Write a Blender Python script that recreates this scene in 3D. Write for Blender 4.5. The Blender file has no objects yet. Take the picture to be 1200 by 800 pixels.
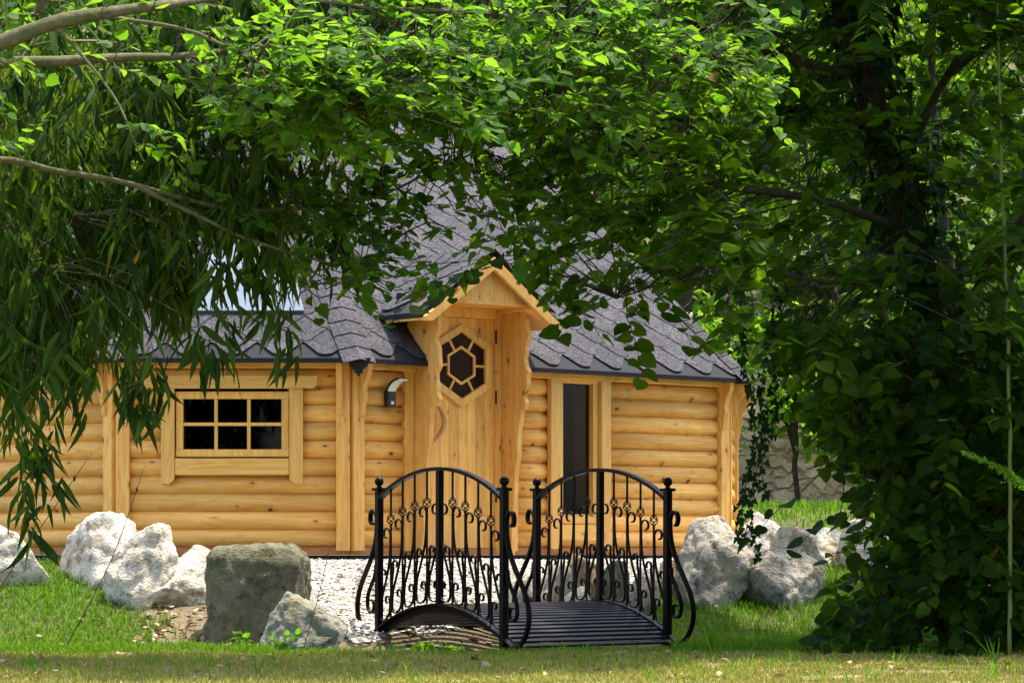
import bpy, bmesh, math, random
import numpy as np
from mathutils import Vector, Matrix, noise

SC = bpy.context.scene
COL = SC.collection
F, CZ, HY = 3680.0, 0.6, 650.0          # focal length (px of a 1200 px wide frame), eye height, horizon row
R = math.radians
rnd = random.Random(7)
rng = np.random.default_rng(11)


def at(px, py, d):
    return Vector(((px - 600) / F * d, d, CZ + (HY - py) / F * d))


def sst(a, b, x):
    t = min(1.0, max(0.0, (x - a) / (b - a)))
    return t * t * (3 - 2 * t)


# ------------------------------------------------------------------ materials
def mat(name):
    m = bpy.data.materials.new(name)
    m.use_nodes = True
    nt = m.node_tree
    nt.nodes.clear()
    out = nt.nodes.new('ShaderNodeOutputMaterial')
    return m, nt, out


class G:
    """tiny node-graph helper"""
    def __init__(s, nt):
        s.nt = nt

    def n(s, t, **kw):
        nd = s.nt.nodes.new('ShaderNode' + t)
        for k, v in kw.items():
            setattr(nd, k, v)
        return nd

    def l(s, a, b):
        s.nt.links.new(a, b)

    def put(s, v, sock):
        if hasattr(v, 'is_output') or isinstance(v, bpy.types.NodeSocket):
            s.l(v, sock)
        else:
            sock.default_value = v

    def math(s, op, a, b=None, c=None, clamp=False):
        nd = s.n('Math', operation=op)
        nd.use_clamp = clamp
        s.put(a, nd.inputs[0])
        if b is not None:
            s.put(b, nd.inputs[1])
        if c is not None:
            s.put(c, nd.inputs[2])
        return nd.outputs[0]

    def mix(s, f, a, b, blend='MIX'):
        nd = s.n('Mix', data_type='RGBA', blend_type=blend)
        s.put(f, nd.inputs[0])
        s.put(a if not isinstance(a, tuple) else (*a[:3], 1), nd.inputs[6])
        s.put(b if not isinstance(b, tuple) else (*b[:3], 1), nd.inputs[7])
        return nd.outputs[2]

    def ramp(s, v, stops):
        nd = s.n('ValToRGB')
        e = nd.color_ramp.elements
        while len(e) < len(stops):
            e.new(0.5)
        for i, (p, c) in enumerate(stops):
            e[i].position = p
            e[i].color = (*c, 1) if isinstance(c, tuple) else (c, c, c, 1)
        s.put(v, nd.inputs[0])
        return nd.outputs[0]

    def noise(s, vec, scale, detail=4, rough=0.55, dist=0.0):
        nd = s.n('TexNoise')
        s.l(vec, nd.inputs['Vector'])
        nd.inputs['Scale'].default_value = scale
        nd.inputs['Detail'].default_value = detail
        nd.inputs['Roughness'].default_value = rough
        nd.inputs['Distortion'].default_value = dist
        return nd.outputs[0]

    def voro(s, vec, scale, feature='F1', rand=1.0):
        nd = s.n('TexVoronoi', feature=feature)
        s.l(vec, nd.inputs['Vector'])
        nd.inputs['Scale'].default_value = scale
        nd.inputs['Randomness'].default_value = rand
        return nd

    def obj(s):
        return s.n('TexCoord').outputs['Object']

    def pos(s):
        return s.n('NewGeometry').outputs['Position']

    def island(s):
        return s.n('NewGeometry').outputs['Random Per Island']

    def bump(s, h, strength=0.3, dist=0.01):
        nd = s.n('Bump')
        nd.inputs['Strength'].default_value = strength
        nd.inputs['Distance'].default_value = dist
        s.l(h, nd.inputs['Height'])
        return nd.outputs[0]

    def bsdf(s, col, rough=0.6, normal=None, spec=0.3, metal=0.0):
        b = s.n('BsdfPrincipled')
        s.put(col if not isinstance(col, tuple) else (*col[:3], 1), b.inputs['Base Color'])
        s.put(rough, b.inputs['Roughness'])
        b.inputs['Specular IOR Level'].default_value = spec
        b.inputs['Metallic'].default_value = metal
        if normal is not None:
            s.l(normal, b.inputs['Normal'])
        return b


def plain(name, col, rough=0.6, spec=0.3, metal=0.0, var=0.15, scale=9.0, bump=0.0):
    m, nt, out = mat(name)
    g = G(nt)
    n = g.noise(g.obj(), scale, 5, 0.6)
    c = g.mix(n, tuple(v * (1 - var) for v in col), tuple(min(1, v * (1 + var)) for v in col))
    nrm = g.bump(g.noise(g.obj(), scale * 9, 3), bump, 0.004) if bump else None
    r = g.math('MULTIPLY_ADD', n, 0.25, rough - 0.12)
    g.l(g.bsdf(c, r, nrm, spec, metal).outputs[0], out.inputs[0])
    return m


def wood(name, axis, c_lo, c_hi, knot=(0.11, 0.035, 0.012), knots=0.72):
    m, nt, out = mat(name)
    g = G(nt)
    sep = g.n('SeparateXYZ')
    g.l(g.obj(), sep.inputs[0])
    x, y, z = sep.outputs
    if axis == 'x':
        al, ac = x, g.math('MULTIPLY_ADD', y, 0.7, z)
    else:
        al, ac = z, g.math('MULTIPLY_ADD', y, 0.8, x)
    isl = g.island()
    off = g.math('MULTIPLY', isl, 53.0)

    def vec(sa, sc):
        cb = g.n('CombineXYZ')
        g.l(g.math('MULTIPLY_ADD', al, sa, off), cb.inputs[0])
        g.l(g.math('MULTIPLY', ac, sc), cb.inputs[1])
        g.l(off, cb.inputs[2])
        return cb.outputs[0]
    grain = g.noise(vec(1.6, 34), 1.0, 5, 0.6, 0.6)
    cath = g.noise(vec(0.9, 9), 1.0, 2, 0.5, 1.2)
    rings = g.math('SINE', g.math('MULTIPLY', cath, 46.0))
    rings = g.math('MULTIPLY_ADD', rings, 0.5, 0.5)
    fac = g.math('ADD', g.math('MULTIPLY', grain, 0.72), g.math('MULTIPLY', rings, 0.17))
    col = g.ramp(fac, [(0.18, c_lo), (0.62, c_hi)])
    # board to board tone
    tone = g.math('MULTIPLY_ADD', isl, 0.30, 0.84)
    tn = g.n('HueSaturation')
    tn.inputs['Saturation'].default_value = 1.0
    g.l(tone, tn.inputs['Value'])
    g.l(col, tn.inputs['Color'])
    col = tn.outputs[0]
    # knots
    vk = g.voro(vec(6.6, 15.0), 1.0)
    vk.voronoi_dimensions = '3D'
    d = vk.outputs['Distance']
    csep = g.n('SeparateColor')
    g.l(vk.outputs['Color'], csep.inputs[0])
    has = g.math('GREATER_THAN', csep.outputs[0], 1 - knots)
    size = g.math('MULTIPLY_ADD', csep.outputs[1], 0.11, 0.075)
    core = g.math('SUBTRACT', 1.0, g.math('DIVIDE', d, size), clamp=True)
    core = g.math('MULTIPLY', g.math('MULTIPLY', core, 2.2, clamp=True), has, clamp=True)
    halo = g.math('SUBTRACT', 1.0, g.math('DIVIDE', d, g.math('MULTIPLY', size, 2.8)), clamp=True)
    halo = g.math('MULTIPLY', g.math('MULTIPLY', halo, 0.45), has)
    col = g.mix(halo, col, tuple(v * 0.55 for v in c_lo))
    col = g.mix(core, col, knot)
    nrm = g.bump(fac, 0.12, 0.004)
    g.l(g.bsdf(col, 0.52, nrm, 0.28).outputs[0], out.inputs[0])
    return m


def leafmat(name, lo, hi, trans_lo, trans_hi, tfac=0.42, rough=0.42, odd=None, spec=0.32):
    m, nt, out = mat(name)
    g = G(nt)
    isl = g.island()
    c = g.ramp(isl, [(0.0, lo), (0.8, hi)] + ([(0.995, hi), (1.0, odd)] if odd else []))
    t = g.ramp(isl, [(0.0, trans_lo), (1.0, trans_hi)])
    nz = g.noise(g.pos(), 45.0, 2)
    c = g.mix(g.math('MULTIPLY', nz, 0.35), c, tuple(v * 0.5 for v in lo))
    b = g.bsdf(c, rough, None, spec)
    tr = g.n('BsdfTranslucent')
    g.l(t, tr.inputs[0])
    mx = g.n('MixShader')
    mx.inputs[0].default_value = tfac
    g.l(b.outputs[0], mx.inputs[1])
    g.l(tr.outputs[0], mx.inputs[2])
    g.l(mx.outputs[0], out.inputs[0])
    return m


def shinglemat(name, lo, hi):
    m, nt, out = mat(name)
    g = G(nt)
    v = g.obj()
    grit = g.noise(v, 115.0, 2, 0.7)
    grit2 = g.noise(v, 52.0, 2, 0.6)
    big = g.noise(v, 2.2, 4, 0.6)
    f = g.math('ADD', g.math('MULTIPLY', grit, 0.55), g.math('MULTIPLY', grit2, 0.45))
    c = g.ramp(f, [(0.40, lo), (0.62, hi)])
    c = g.mix(g.math('MULTIPLY', big, 0.5), c, tuple(x * 0.62 for x in lo))
    # bands of tone from tab to tab
    sep = g.n('SeparateXYZ')
    g.l(v, sep.inputs[0])
    cb = g.n('CombineXYZ')
    g.l(g.math('FLOOR', g.math('DIVIDE', sep.outputs[0], 0.167)), cb.inputs[0])
    g.l(g.math('FLOOR', g.math('DIVIDE', sep.outputs[1], 0.142)), cb.inputs[1])
    wn = g.n('TexWhiteNoise', noise_dimensions='2D')
    g.l(cb.outputs[0], wn.inputs['Vector'])
    c = g.mix(g.math('MULTIPLY', wn.outputs[0], 0.42), c, tuple(x * 0.55 for x in lo))
    nrm = g.bump(f, 0.55, 0.004)
    g.l(g.bsdf(c, 0.9, nrm, 0.2).outputs[0], out.inputs[0])
    return m


def rockmat(name, base, dark, moss, mossamt):
    m, nt, out = mat(name)
    g = G(nt)
    v = g.pos()
    n1 = g.noise(v, 3.5, 8, 0.65)
    n2 = g.noise(v, 17.0, 6, 0.7)
    n3 = g.noise(v, 60.0, 3, 0.6)
    c = g.ramp(n1, [(0.30, tuple(x * 0.74 for x in base)), (0.62, base)])
    pits = g.ramp(g.math('MULTIPLY_ADD', g.math('SUBTRACT', n1, 0.5), 0.5, n2), [(0.38, 1.0), (0.50, 0.0)])
    c = g.mix(g.math('MULTIPLY', pits, 0.75), c, dark)
    och = g.noise(v, 5.0, 3)
    c = g.mix(g.math('MULTIPLY', g.ramp(och, [(0.55, 0.0), (0.72, 1.0)]), 0.35), c, (0.42, 0.30, 0.13))
    ms = g.noise(v, 4.3, 5, 0.7)
    c = g.mix(g.math('MULTIPLY', g.ramp(ms, [(0.62 - mossamt * 0.3, 0.0), (0.74 - mossamt * 0.2, 1.0)]), min(1, 0.35 + mossamt * 0.5)), c, moss)
    h = g.math('ADD', g.math('MULTIPLY', n2, 0.7), g.math('MULTIPLY', n3, 0.4))
    nrm = g.bump(h, 1.0, 0.06)
    g.l(g.bsdf(c, 0.88, nrm, 0.2).outputs[0], out.inputs[0])
    return m


W_LO, W_HI = (0.67, 0.285, 0.048), (0.86, 0.480, 0.122)
M = {}
M['log'] = wood('pine_log', 'x', W_LO, W_HI)
M['board'] = wood('pine_board_upright', 'z', W_LO, W_HI, knots=0.75)
M['boardx'] = wood('pine_board_level', 'x', W_LO, W_HI, knots=0.5)
M['clear'] = wood('pine_pale_trim', 'z', (0.64, 0.30, 0.055), (0.83, 0.48, 0.125), knots=0.25)
M['clearx'] = wood('pine_pale_trim_level', 'x', (0.64, 0.30, 0.055), (0.83, 0.48, 0.125), knots=0.25)
M['sill'] = wood('larch_base_beam', 'x', (0.33, 0.115, 0.03), (0.48, 0.19, 0.055), knots=0.3)
M['branchwood'] = wood('bent_branch_wood', 'z', (0.42, 0.22, 0.09), (0.60, 0.36, 0.17), knots=0.2)
M['shingle'] = shinglemat('grey_mineral_shingle', (0.018, 0.017, 0.019), (0.145, 0.137, 0.148))
M['bitumen'] = plain('dark_bitumen', (0.020, 0.020, 0.023), 0.8, 0.15, 0, 0.25, 14, 0.3)
M['skirting'] = plain('black_skirting', (0.012, 0.012, 0.012), 0.7)
M['iron'] = plain('black_painted_iron', (0.004, 0.0036, 0.0032), 0.36, 0.09, 0.0, 0.3, 20, 0.08)
M['ironslat'] = plain('dark_iron_slat', (0.009, 0.008, 0.008), 0.42, 0.14, 0.0, 0.35, 16, 0.1)
M['blackplastic'] = plain('black_plastic', (0.012, 0.012, 0.013), 0.4, 0.4)
M['diffuser'] = plain('white_plastic', (0.74, 0.75, 0.76), 0.35, 0.4, 0, 0.03)
M['inside'] = plain('dark_interior', (0.02, 0.014, 0.008), 0.8)  # near-black colour holds the dimness of the unlit room


def glassmat(name, tint, refl=0.09):
    m, nt, out = mat(name)
    g = G(nt)
    tr = g.n('BsdfTransparent')
    tr.inputs[0].default_value = (*tint, 1)
    gl = g.n('BsdfGlossy')
    gl.inputs['Roughness'].default_value = 0.03
    lw = g.n('LayerWeight')
    lw.inputs[0].default_value = 0.05
    mx = g.n('MixShader')
    g.l(g.math('MULTIPLY_ADD', lw.outputs['Fresnel'], 0.2, refl), mx.inputs[0])
    g.l(tr.outputs[0], mx.inputs[1])
    g.l(gl.outputs[0], mx.inputs[2])
    g.l(mx.outputs[0], out.inputs[0])
    return m


M['glass'] = glassmat('window_glass', (0.50, 0.49, 0.42), 0.010)
M['glassbrown'] = plain('brown_leaded_glass', (0.028, 0.011, 0.006), 0.2, 0.03, 0, 0.4, 3)
M['skylight'] = plain('pale_skylight_sheet', (0.155, 0.19, 0.225), 0.85, 0.08, 0, 0.06, 3)

M['leaf'] = leafmat('hazel_leaf', (0.006, 0.020, 0.002), (0.021, 0.050, 0.004), (0.07, 0.21, 0.003), (0.25, 0.44, 0.012), 0.46, 0.5, (0.20, 0.06, 0.01), 0.05)
M['leafbright'] = leafmat('maple_and_sunlit_leaf', (0.018, 0.060, 0.005), (0.048, 0.110, 0.010), (0.11, 0.28, 0.006), (0.25, 0.45, 0.020), 0.48, 0.5, None, 0.07)  # lighter green of the maple also paints the sunlit leaves over the centre
M['bamboo'] = leafmat('bamboo_leaf', (0.007, 0.023, 0.003), (0.042, 0.088, 0.011), (0.05, 0.14, 0.005), (0.24, 0.38, 0.014), 0.36, 0.45, (0.30, 0.16, 0.03), 0.09)
M['ivy'] = leafmat('ivy_leaf', (0.006, 0.022, 0.004), (0.014, 0.042, 0.007), (0.02, 0.06, 0.003), (0.04, 0.11, 0.005), 0.18, 0.5, None, 0.05)
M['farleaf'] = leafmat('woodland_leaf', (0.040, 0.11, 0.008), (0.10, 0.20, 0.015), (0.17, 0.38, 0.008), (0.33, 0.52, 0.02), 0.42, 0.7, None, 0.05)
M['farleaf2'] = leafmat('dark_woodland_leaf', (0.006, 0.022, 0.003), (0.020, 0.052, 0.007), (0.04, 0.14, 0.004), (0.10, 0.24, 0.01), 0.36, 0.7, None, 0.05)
M['grass'] = leafmat('lawn_blade', (0.050, 0.115, 0.008), (0.115, 0.185, 0.018), (0.12, 0.32, 0.004), (0.22, 0.42, 0.012), 0.36, 0.6, None, 0.06)
M['drygrass'] = leafmat('dry_lawn_blade', (0.15, 0.18, 0.022), (0.42, 0.33, 0.095), (0.18, 0.23, 0.018), (0.36, 0.31, 0.06), 0.30, 0.8, None, 0.05)
M['weed'] = leafmat('weed_leaf', (0.045, 0.13, 0.008), (0.09, 0.20, 0.015), (0.16, 0.38, 0.008), (0.26, 0.5, 0.015), 0.42, 0.6, None, 0.08)
M['litter'] = leafmat('fallen_leaf', (0.16, 0.09, 0.035), (0.42, 0.33, 0.20), (0.2, 0.12, 0.04), (0.3, 0.2, 0.08), 0.12, 0.8, (0.33, 0.11, 0.03), 0.1)
M['stalk'] = plain('dry_stalk', (0.055, 0.035, 0.020), 0.8)


def barkmat(name, base, moss, amt):
    m, nt, out = mat(name)
    g = G(nt)
    v = g.pos()
    n = g.noise(v, 24, 6, 0.7)
    b = g.noise(v, 7, 4, 0.6)
    c = g.ramp(n, [(0.3, tuple(x * 0.4 for x in base)), (0.68, base)])
    c = g.mix(g.math('MULTIPLY', g.ramp(b, [(0.62 - amt * 0.3, 0.0), (0.70, 1.0)]), 0.8), c, moss)
    g.l(g.bsdf(c, 0.9, g.bump(n, 0.8, 0.02), 0.15).outputs[0], out.inputs[0])
    return m


M['bark'] = barkmat('dark_bark', (0.050, 0.040, 0.024), (0.022, 0.036, 0.008), 0.4)
M['barklight'] = barkmat('mossy_light_bark', (0.165, 0.138, 0.078), (0.05, 0.075, 0.015), 0.8)
M['twig'] = plain('twig', (0.055, 0.045, 0.022), 0.85)
M['culm'] = plain('bamboo_culm', (0.20, 0.19, 0.07), 0.5)
M['whiterock'] = rockmat('pale_limestone', (0.70, 0.63, 0.50), (0.20, 0.155, 0.085), (0.12, 0.12, 0.04), 0.12)
M['greyrock'] = rockmat('grey_limestone', (0.45, 0.395, 0.30), (0.10, 0.09, 0.075), (0.10, 0.105, 0.04), 0.2)
M['mossrock'] = rockmat('mossy_dark_stone', (0.20, 0.185, 0.115), (0.06, 0.055, 0.04), (0.085, 0.095, 0.035), 0.55)
M['olivegrey'] = rockmat('weathered_grey_stone', (0.30, 0.285, 0.225), (0.07, 0.065, 0.05), (0.10, 0.11, 0.04), 0.4)
M['brownrock'] = rockmat('brown_stone', (0.30, 0.215, 0.12), (0.07, 0.05, 0.03), (0.10, 0.10, 0.03), 0.2)


# ------------------------------------------------------------------ mesh builder
class MB:
    def __init__(s):
        s.v, s.f, s.sm = [], [], []

    def add(s, vs, fs, smooth=False):
        o = len(s.v)
        s.v += [tuple(p) for p in vs]
        s.f += [tuple(i + o for i in f) for f in fs]
        s.sm += [smooth] * len(fs)

    def box(s, x0, x1, y0, y1, z0, z1, T=None, ch=0.0):
        """box with small chamfers on the two front vertical/level edges when ch > 0"""
        if ch <= 0:
            vs = [Vector((x, y, z)) for z in (z0, z1) for y in (y0, y1) for x in (x0, x1)]
            fs = [(0, 2, 3, 1), (4, 5, 7, 6), (0, 1, 5, 4), (1, 3, 7, 5), (3, 2, 6, 7), (2, 0, 4, 6)]
        else:
            vs, rings = [], []
            for (yy, c) in ((y1, 0), (y0 + ch, 0), (y0, ch)):
                rings.append(len(vs))
                vs += [Vector((x0 + c, yy, z0 + c)), Vector((x1 - c, yy, z0 + c)), Vector((x1 - c, yy, z1 - c)), Vector((x0 + c, yy, z1 - c))]
            fs = [(3, 2, 1, 0), (8, 9, 10, 11)]
            fs = [(0, 3, 2, 1), (8, 9, 10, 11)]
            for a in (0, 4):
                for k in range(4):
                    k2 = (k + 1) % 4
                    fs.append((a + k, a + k2, a + 4 + k2, a + 4 + k))
        if T is not None:
            vs = [T @ p for p in vs]
        s.add(vs, fs)

    def prism(s, pts, axis, a, b, T=None):
        """2-D outline extruded along an axis ('x','y','z') from a to b"""
        def mk(p, h):
            if axis == 'x':
                return Vector((h, p[0], p[1]))
            if axis == 'y':
                return Vector((p[0], h, p[1]))
            return Vector((p[0], p[1], h))
        n = len(pts)
        vs = [mk(p, a) for p in pts] + [mk(p, b) for p in pts]
        if T is not None:
            vs = [T @ p for p in vs]
        fs = [tuple(range(n))[::-1], tuple(range(n, 2 * n))]
        fs += [(i, (i + 1) % n, n + (i + 1) % n, n + i) for i in range(n)]
        s.add(vs, fs)

    def tube(s, pts, rad, n=6, caps=True, smooth=True, flat=None):
        pts = [Vector(p) for p in pts]
        m = len(pts)
        if not hasattr(rad, '__len__'):
            rad = [rad] * m
        vs, fs = [], []
        up = None
        for i, p in enumerate(pts):
            t = (pts[min(i + 1, m - 1)] - pts[max(i - 1, 0)])
            if t.length < 1e-9:
                t = Vector((0, 0, 1))
            t.normalize()
            if up is None:
                ref = Vector((0, 0, 1)) if abs(t.z) < 0.9 else Vector((1, 0, 0))
                up = (ref - t * ref.dot(t)).normalized()
            else:
                up = up - t * up.dot(t)
                up.normalize()
            sd = t.cross(up)
            for k in range(n):
                a = 2 * math.pi * k / n + (math.pi / n if n == 4 else 0)
                vs.append(p + (up * math.cos(a) + sd * math.sin(a)) * rad[i])
        for i in range(m - 1):
            for k in range(n):
                k2 = (k + 1) % n
                fs.append((i * n + k, i * n + k2, (i + 1) * n + k2, (i + 1) * n + k))
        if caps:
            fs.append(tuple(range(n))[::-1])
            fs.append(tuple(range((m - 1) * n, m * n)))
        s.add(vs, fs, smooth and n > 4)

    def bar(s, pts, w, t, side):
        """flat bar following pts: w across 'side', t thick in the plane of the curve"""
        pts = [Vector(p) for p in pts]
        side = Vector(side).normalized()
        vs, fs = [], []
        m = len(pts)
        for i, p in enumerate(pts):
            tg = (pts[min(i + 1, m - 1)] - pts[max(i - 1, 0)]).normalized()
            nn = side.cross(tg).normalized()
            for a, b in ((-1, -1), (1, -1), (1, 1), (-1, 1)):
                vs.append(p + side * (a * w / 2) + nn * (b * t / 2))
        for i in range(m - 1):
            for k in range(4):
                k2 = (k + 1) % 4
                fs.append((i * 4 + k, i * 4 + k2, i * 4 + 4 + k2, i * 4 + 4 + k))
        fs.append((3, 2, 1, 0))
        fs.append(tuple(range((m - 1) * 4, m * 4)))
        s.add(vs, fs)

    def lathe(s, prof, c, n=12):
        c = Vector(c)
        vs, fs = [], []
        for (r, z) in prof:
            for k in range(n):
                a = 2 * math.pi * k / n
                vs.append(c + Vector((r * math.cos(a), r * math.sin(a), z)))
        m = len(prof)
        for i in range(m - 1):
            for k in range(n):
                k2 = (k + 1) % n
                fs.append((i * n + k, i * n + k2, (i + 1) * n + k2, (i + 1) * n + k))
        fs.append(tuple(range(n))[::-1])
        fs.append(tuple(range((m - 1) * n, m * n)))
        s.add(vs, fs, True)

    def build(s, name, m, parent=None, loc=None, rotz=0.0, bevel=0.0, fix=True):
        me = bpy.data.meshes.new(name)
        me.from_pydata(s.v, [], s.f)
        if fix:
            b = bmesh.new()
            b.from_mesh(me)
            bmesh.ops.recalc_face_normals(b, faces=b.faces)
            b.to_mesh(me)
            b.free()
        me.polygons.foreach_set('use_smooth', s.sm)
        me.materials.append(m)
        o = bpy.data.objects.new(name, me)
        COL.objects.link(o)
        if parent is not None:
            o.parent = parent
        if loc is not None:
            o.location = loc
        o.rotation_euler[2] = rotz
        if bevel:
            md = o.modifiers.new('bevel', 'BEVEL')
            md.width = bevel
            md.segments = 2
            md.limit_method = 'ANGLE'
        return o


def tag(o, label, cat, group=None, kind=None):
    if label:
        o['label'] = label
    if cat:
        o['category'] = cat
    if group:
        o['group'] = group
    if kind:
        o['kind'] = kind
    return o


def thing(name, label, cat, loc=(0, 0, 0), rotz=0.0, group=None):
    o = bpy.data.objects.new(name, None)
    o.empty_display_size = 0.2
    COL.objects.link(o)
    o.location = loc
    o.rotation_euler[2] = rotz
    return tag(o, label, cat, group)


def copy_tree(o, parent=None):
    c = o.copy()
    COL.objects.link(c)
    if parent is not None:
        c.parent = parent
    for ch in list(o.children):
        copy_tree(ch, c)
    return c


def array_mesh(name, verts, loops, total, m, parent=None, smooth=False):
    """fast mesh from arrays; every face has 'total' corners (an int) """
    me = bpy.data.meshes.new(name)
    nv, nl = len(verts), len(loops)
    nf = nl // total
    me.vertices.add(nv)
    me.vertices.foreach_set('co', np.asarray(verts, np.float32).ravel())
    me.loops.add(nl)
    me.loops.foreach_set('vertex_index', np.asarray(loops, np.int32))
    me.polygons.add(nf)
    me.polygons.foreach_set('loop_start', np.arange(0, nl, total, dtype=np.int32))
    me.polygons.foreach_set('loop_total', np.full(nf, total, np.int32))
    me.polygons.foreach_set('use_smooth', np.full(nf, smooth))
    me.update(calc_edges=True)
    me.validate()
    me.materials.append(m)
    o = bpy.data.objects.new(name, me)
    COL.objects.link(o)
    if parent is not None:
        o.parent = parent
    return o


# leaf templates: verts, faces (equal corner counts)
def leaf_tpl(half, fold=0.25, droop=0.18):
    """two folded halves sharing the midrib; half = outline (x, y) from stalk to tip"""
    k = len(half)
    mid = [(0.0, 0.0), (0.5, 0.0), (1.0, 0.0)]

    def z(x, y):
        return fold * y - droop * x * x
    vs = [(x, 0.0, z(x, 0)) for x, _ in mid]
    L = [(x, y, z(x, y)) for x, y in half[1:-1]]
    Rr = [(x, -y, z(x, y)) for x, y in half[1:-1]]
    vs += L + Rr
    nl = len(L)
    li = list(range(3, 3 + nl))
    ri = list(range(3 + nl, 3 + 2 * nl))
    f1 = [0] + [1, 2] + li[::-1]
    f2 = [0] + ri + [2, 1]
    return np.array(vs, float), np.array([f1, f2], int)


ROUND = leaf_tpl([(0, 0), (-0.07, 0.20), (0.10, 0.41), (0.40, 0.47), (0.66, 0.36), (0.84, 0.19), (1, 0)], 0.22, 0.20)
MAPLE = leaf_tpl([(0, 0), (-0.06, 0.22), (0.12, 0.38), (0.30, 0.50), (0.46, 0.40), (0.64, 0.36), (0.80, 0.18), (1, 0)], 0.2, 0.25)
BLADE = leaf_tpl([(0, 0), (0.12, 0.055), (0.38, 0.082), (0.72, 0.052), (1, 0)], 0.4, 0.22)
IVY = leaf_tpl([(0, 0), (-0.12, 0.30), (0.12, 0.48), (0.36, 0.26), (0.60, 0.22), (1, 0)], 0.15, 0.1)
FAR = leaf_tpl([(0, 0), (0.18, 0.34), (0.6, 0.34), (1, 0)], 0.3, 0.2)


class Leaves:
    def __init__(s, tpl):
        s.tpl = tpl
        s.p, s.d, s.n, s.s = [], [], [], []

    def add(s, p, d, n, size):
        s.p.append(tuple(p))
        s.d.append(tuple(d))
        s.n.append(tuple(n))
        s.s.append(size)

    def extend(s, P, D, N, S):
        s.p += [tuple(x) for x in P]
        s.d += [tuple(x) for x in D]
        s.n += [tuple(x) for x in N]
        s.s += list(S)

    def build(s, name, m, parent=None):
        V, Fc = s.tpl
        P, D, N, S = (np.array(a, float) for a in (s.p, s.d, s.n, s.s))
        D /= np.linalg.norm(D, axis=1, keepdims=True) + 1e-9
        N = N - D * (N * D).sum(1, keepdims=True)
        N /= np.linalg.norm(N, axis=1, keepdims=True) + 1e-9
        B = np.cross(N, D)
        n = len(P)
        asp = rng.uniform(0.72, 1.22, n)
        crl = rng.uniform(-0.4, 2.2, n)
        vs = (P[:, None, :] + S[:, None, None] * (V[None, :, 0:1] * D[:, None, :] + V[None, :, 1:2] * asp[:, None, None] * B[:, None, :] + crl[:, None, None] * V[None, :, 2:3] * N[:, None, :]))
        k = len(V)
        loops = (Fc[None] + (np.arange(n) * k)[:, None, None]).reshape(-1)
        return array_mesh(name, vs.reshape(-1, 3), loops, Fc.shape[1], m, parent)


# ------------------------------------------------------------------ terrain
CC = Vector((-1.2, 25.8))


def ground_h(x, y):
    st = 20.0 + 1.2 * sst(-0.6, 0.4, x)
    h = -0.60 + 0.55 * sst(st, st + 2.6, y)
    dist = math.hypot(x - CC.x, y - CC.y)
    h += 0.52 * sst(24.5, 31.0, y) * sst(3.0, 4.4, dist)
    h += 0.15 * max(0, y - 33) * sst(33, 38, y) if y < 300 else 0.15 * 267
    h += 0.32 * max(0, min(y, 300) - 58)
    # dry ditch under the bridge
    dx, dy = x - 0.06, y - 20.38
    w = dx * -0.545 + dy * 0.839
    lt = dx * 0.839 + dy * 0.545
    h -= 0.26 * math.exp(-(w / 0.42) ** 2) * (1 - sst(0.75, 1.35, abs(lt)))
    if y < 60:
        h += 0.018 * noise.noise(Vector((x * 1.7, y * 1.7, 0))) + 0.008 * noise.noise(Vector((x * 6, y * 6, 3)))
    return h + CZ


def axis_steps(fine0, fine1, step, lo, hi):
    a = list(np.arange(fine0, fine1 + 1e-6, step))
    g, s = fine1, step
    while g < hi:
        s *= 1.35
        g += s
        a.append(g)
    g, s = fine0, step
    b = []
    while g > lo:
        s *= 1.35
        g -= s
        b.append(g)
    return b[::-1] + a


def grid_mesh(name, xs, ys, hf, m, keep=None):
    nx, ny = len(xs), len(ys)
    vs = [(x, y, hf(x, y)) for y in ys for x in xs]
    fs = []
    for j in range(ny - 1):
        for i in range(nx - 1):
            if keep is None or keep((xs[i] + xs[i + 1]) / 2, (ys[j] + ys[j + 1]) / 2):
                a = j * nx + i
                fs.append((a, a + 1, a + nx + 1, a + nx))
    me = bpy.data.meshes.new(name)
    me.from_pydata(vs, [], fs)
    b = bmesh.new()
    b.from_mesh(me)
    loose = [v for v in b.verts if not v.link_faces]
    bmesh.ops.delete(b, geom=loose, context='VERTS')
    b.to_mesh(me)
    b.free()
    me.polygons.foreach_set('use_smooth', [True] * len(me.polygons))
    me.materials.append(m)
    o = bpy.data.objects.new(name, me)
    COL.objects.link(o)
    return o


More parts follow.
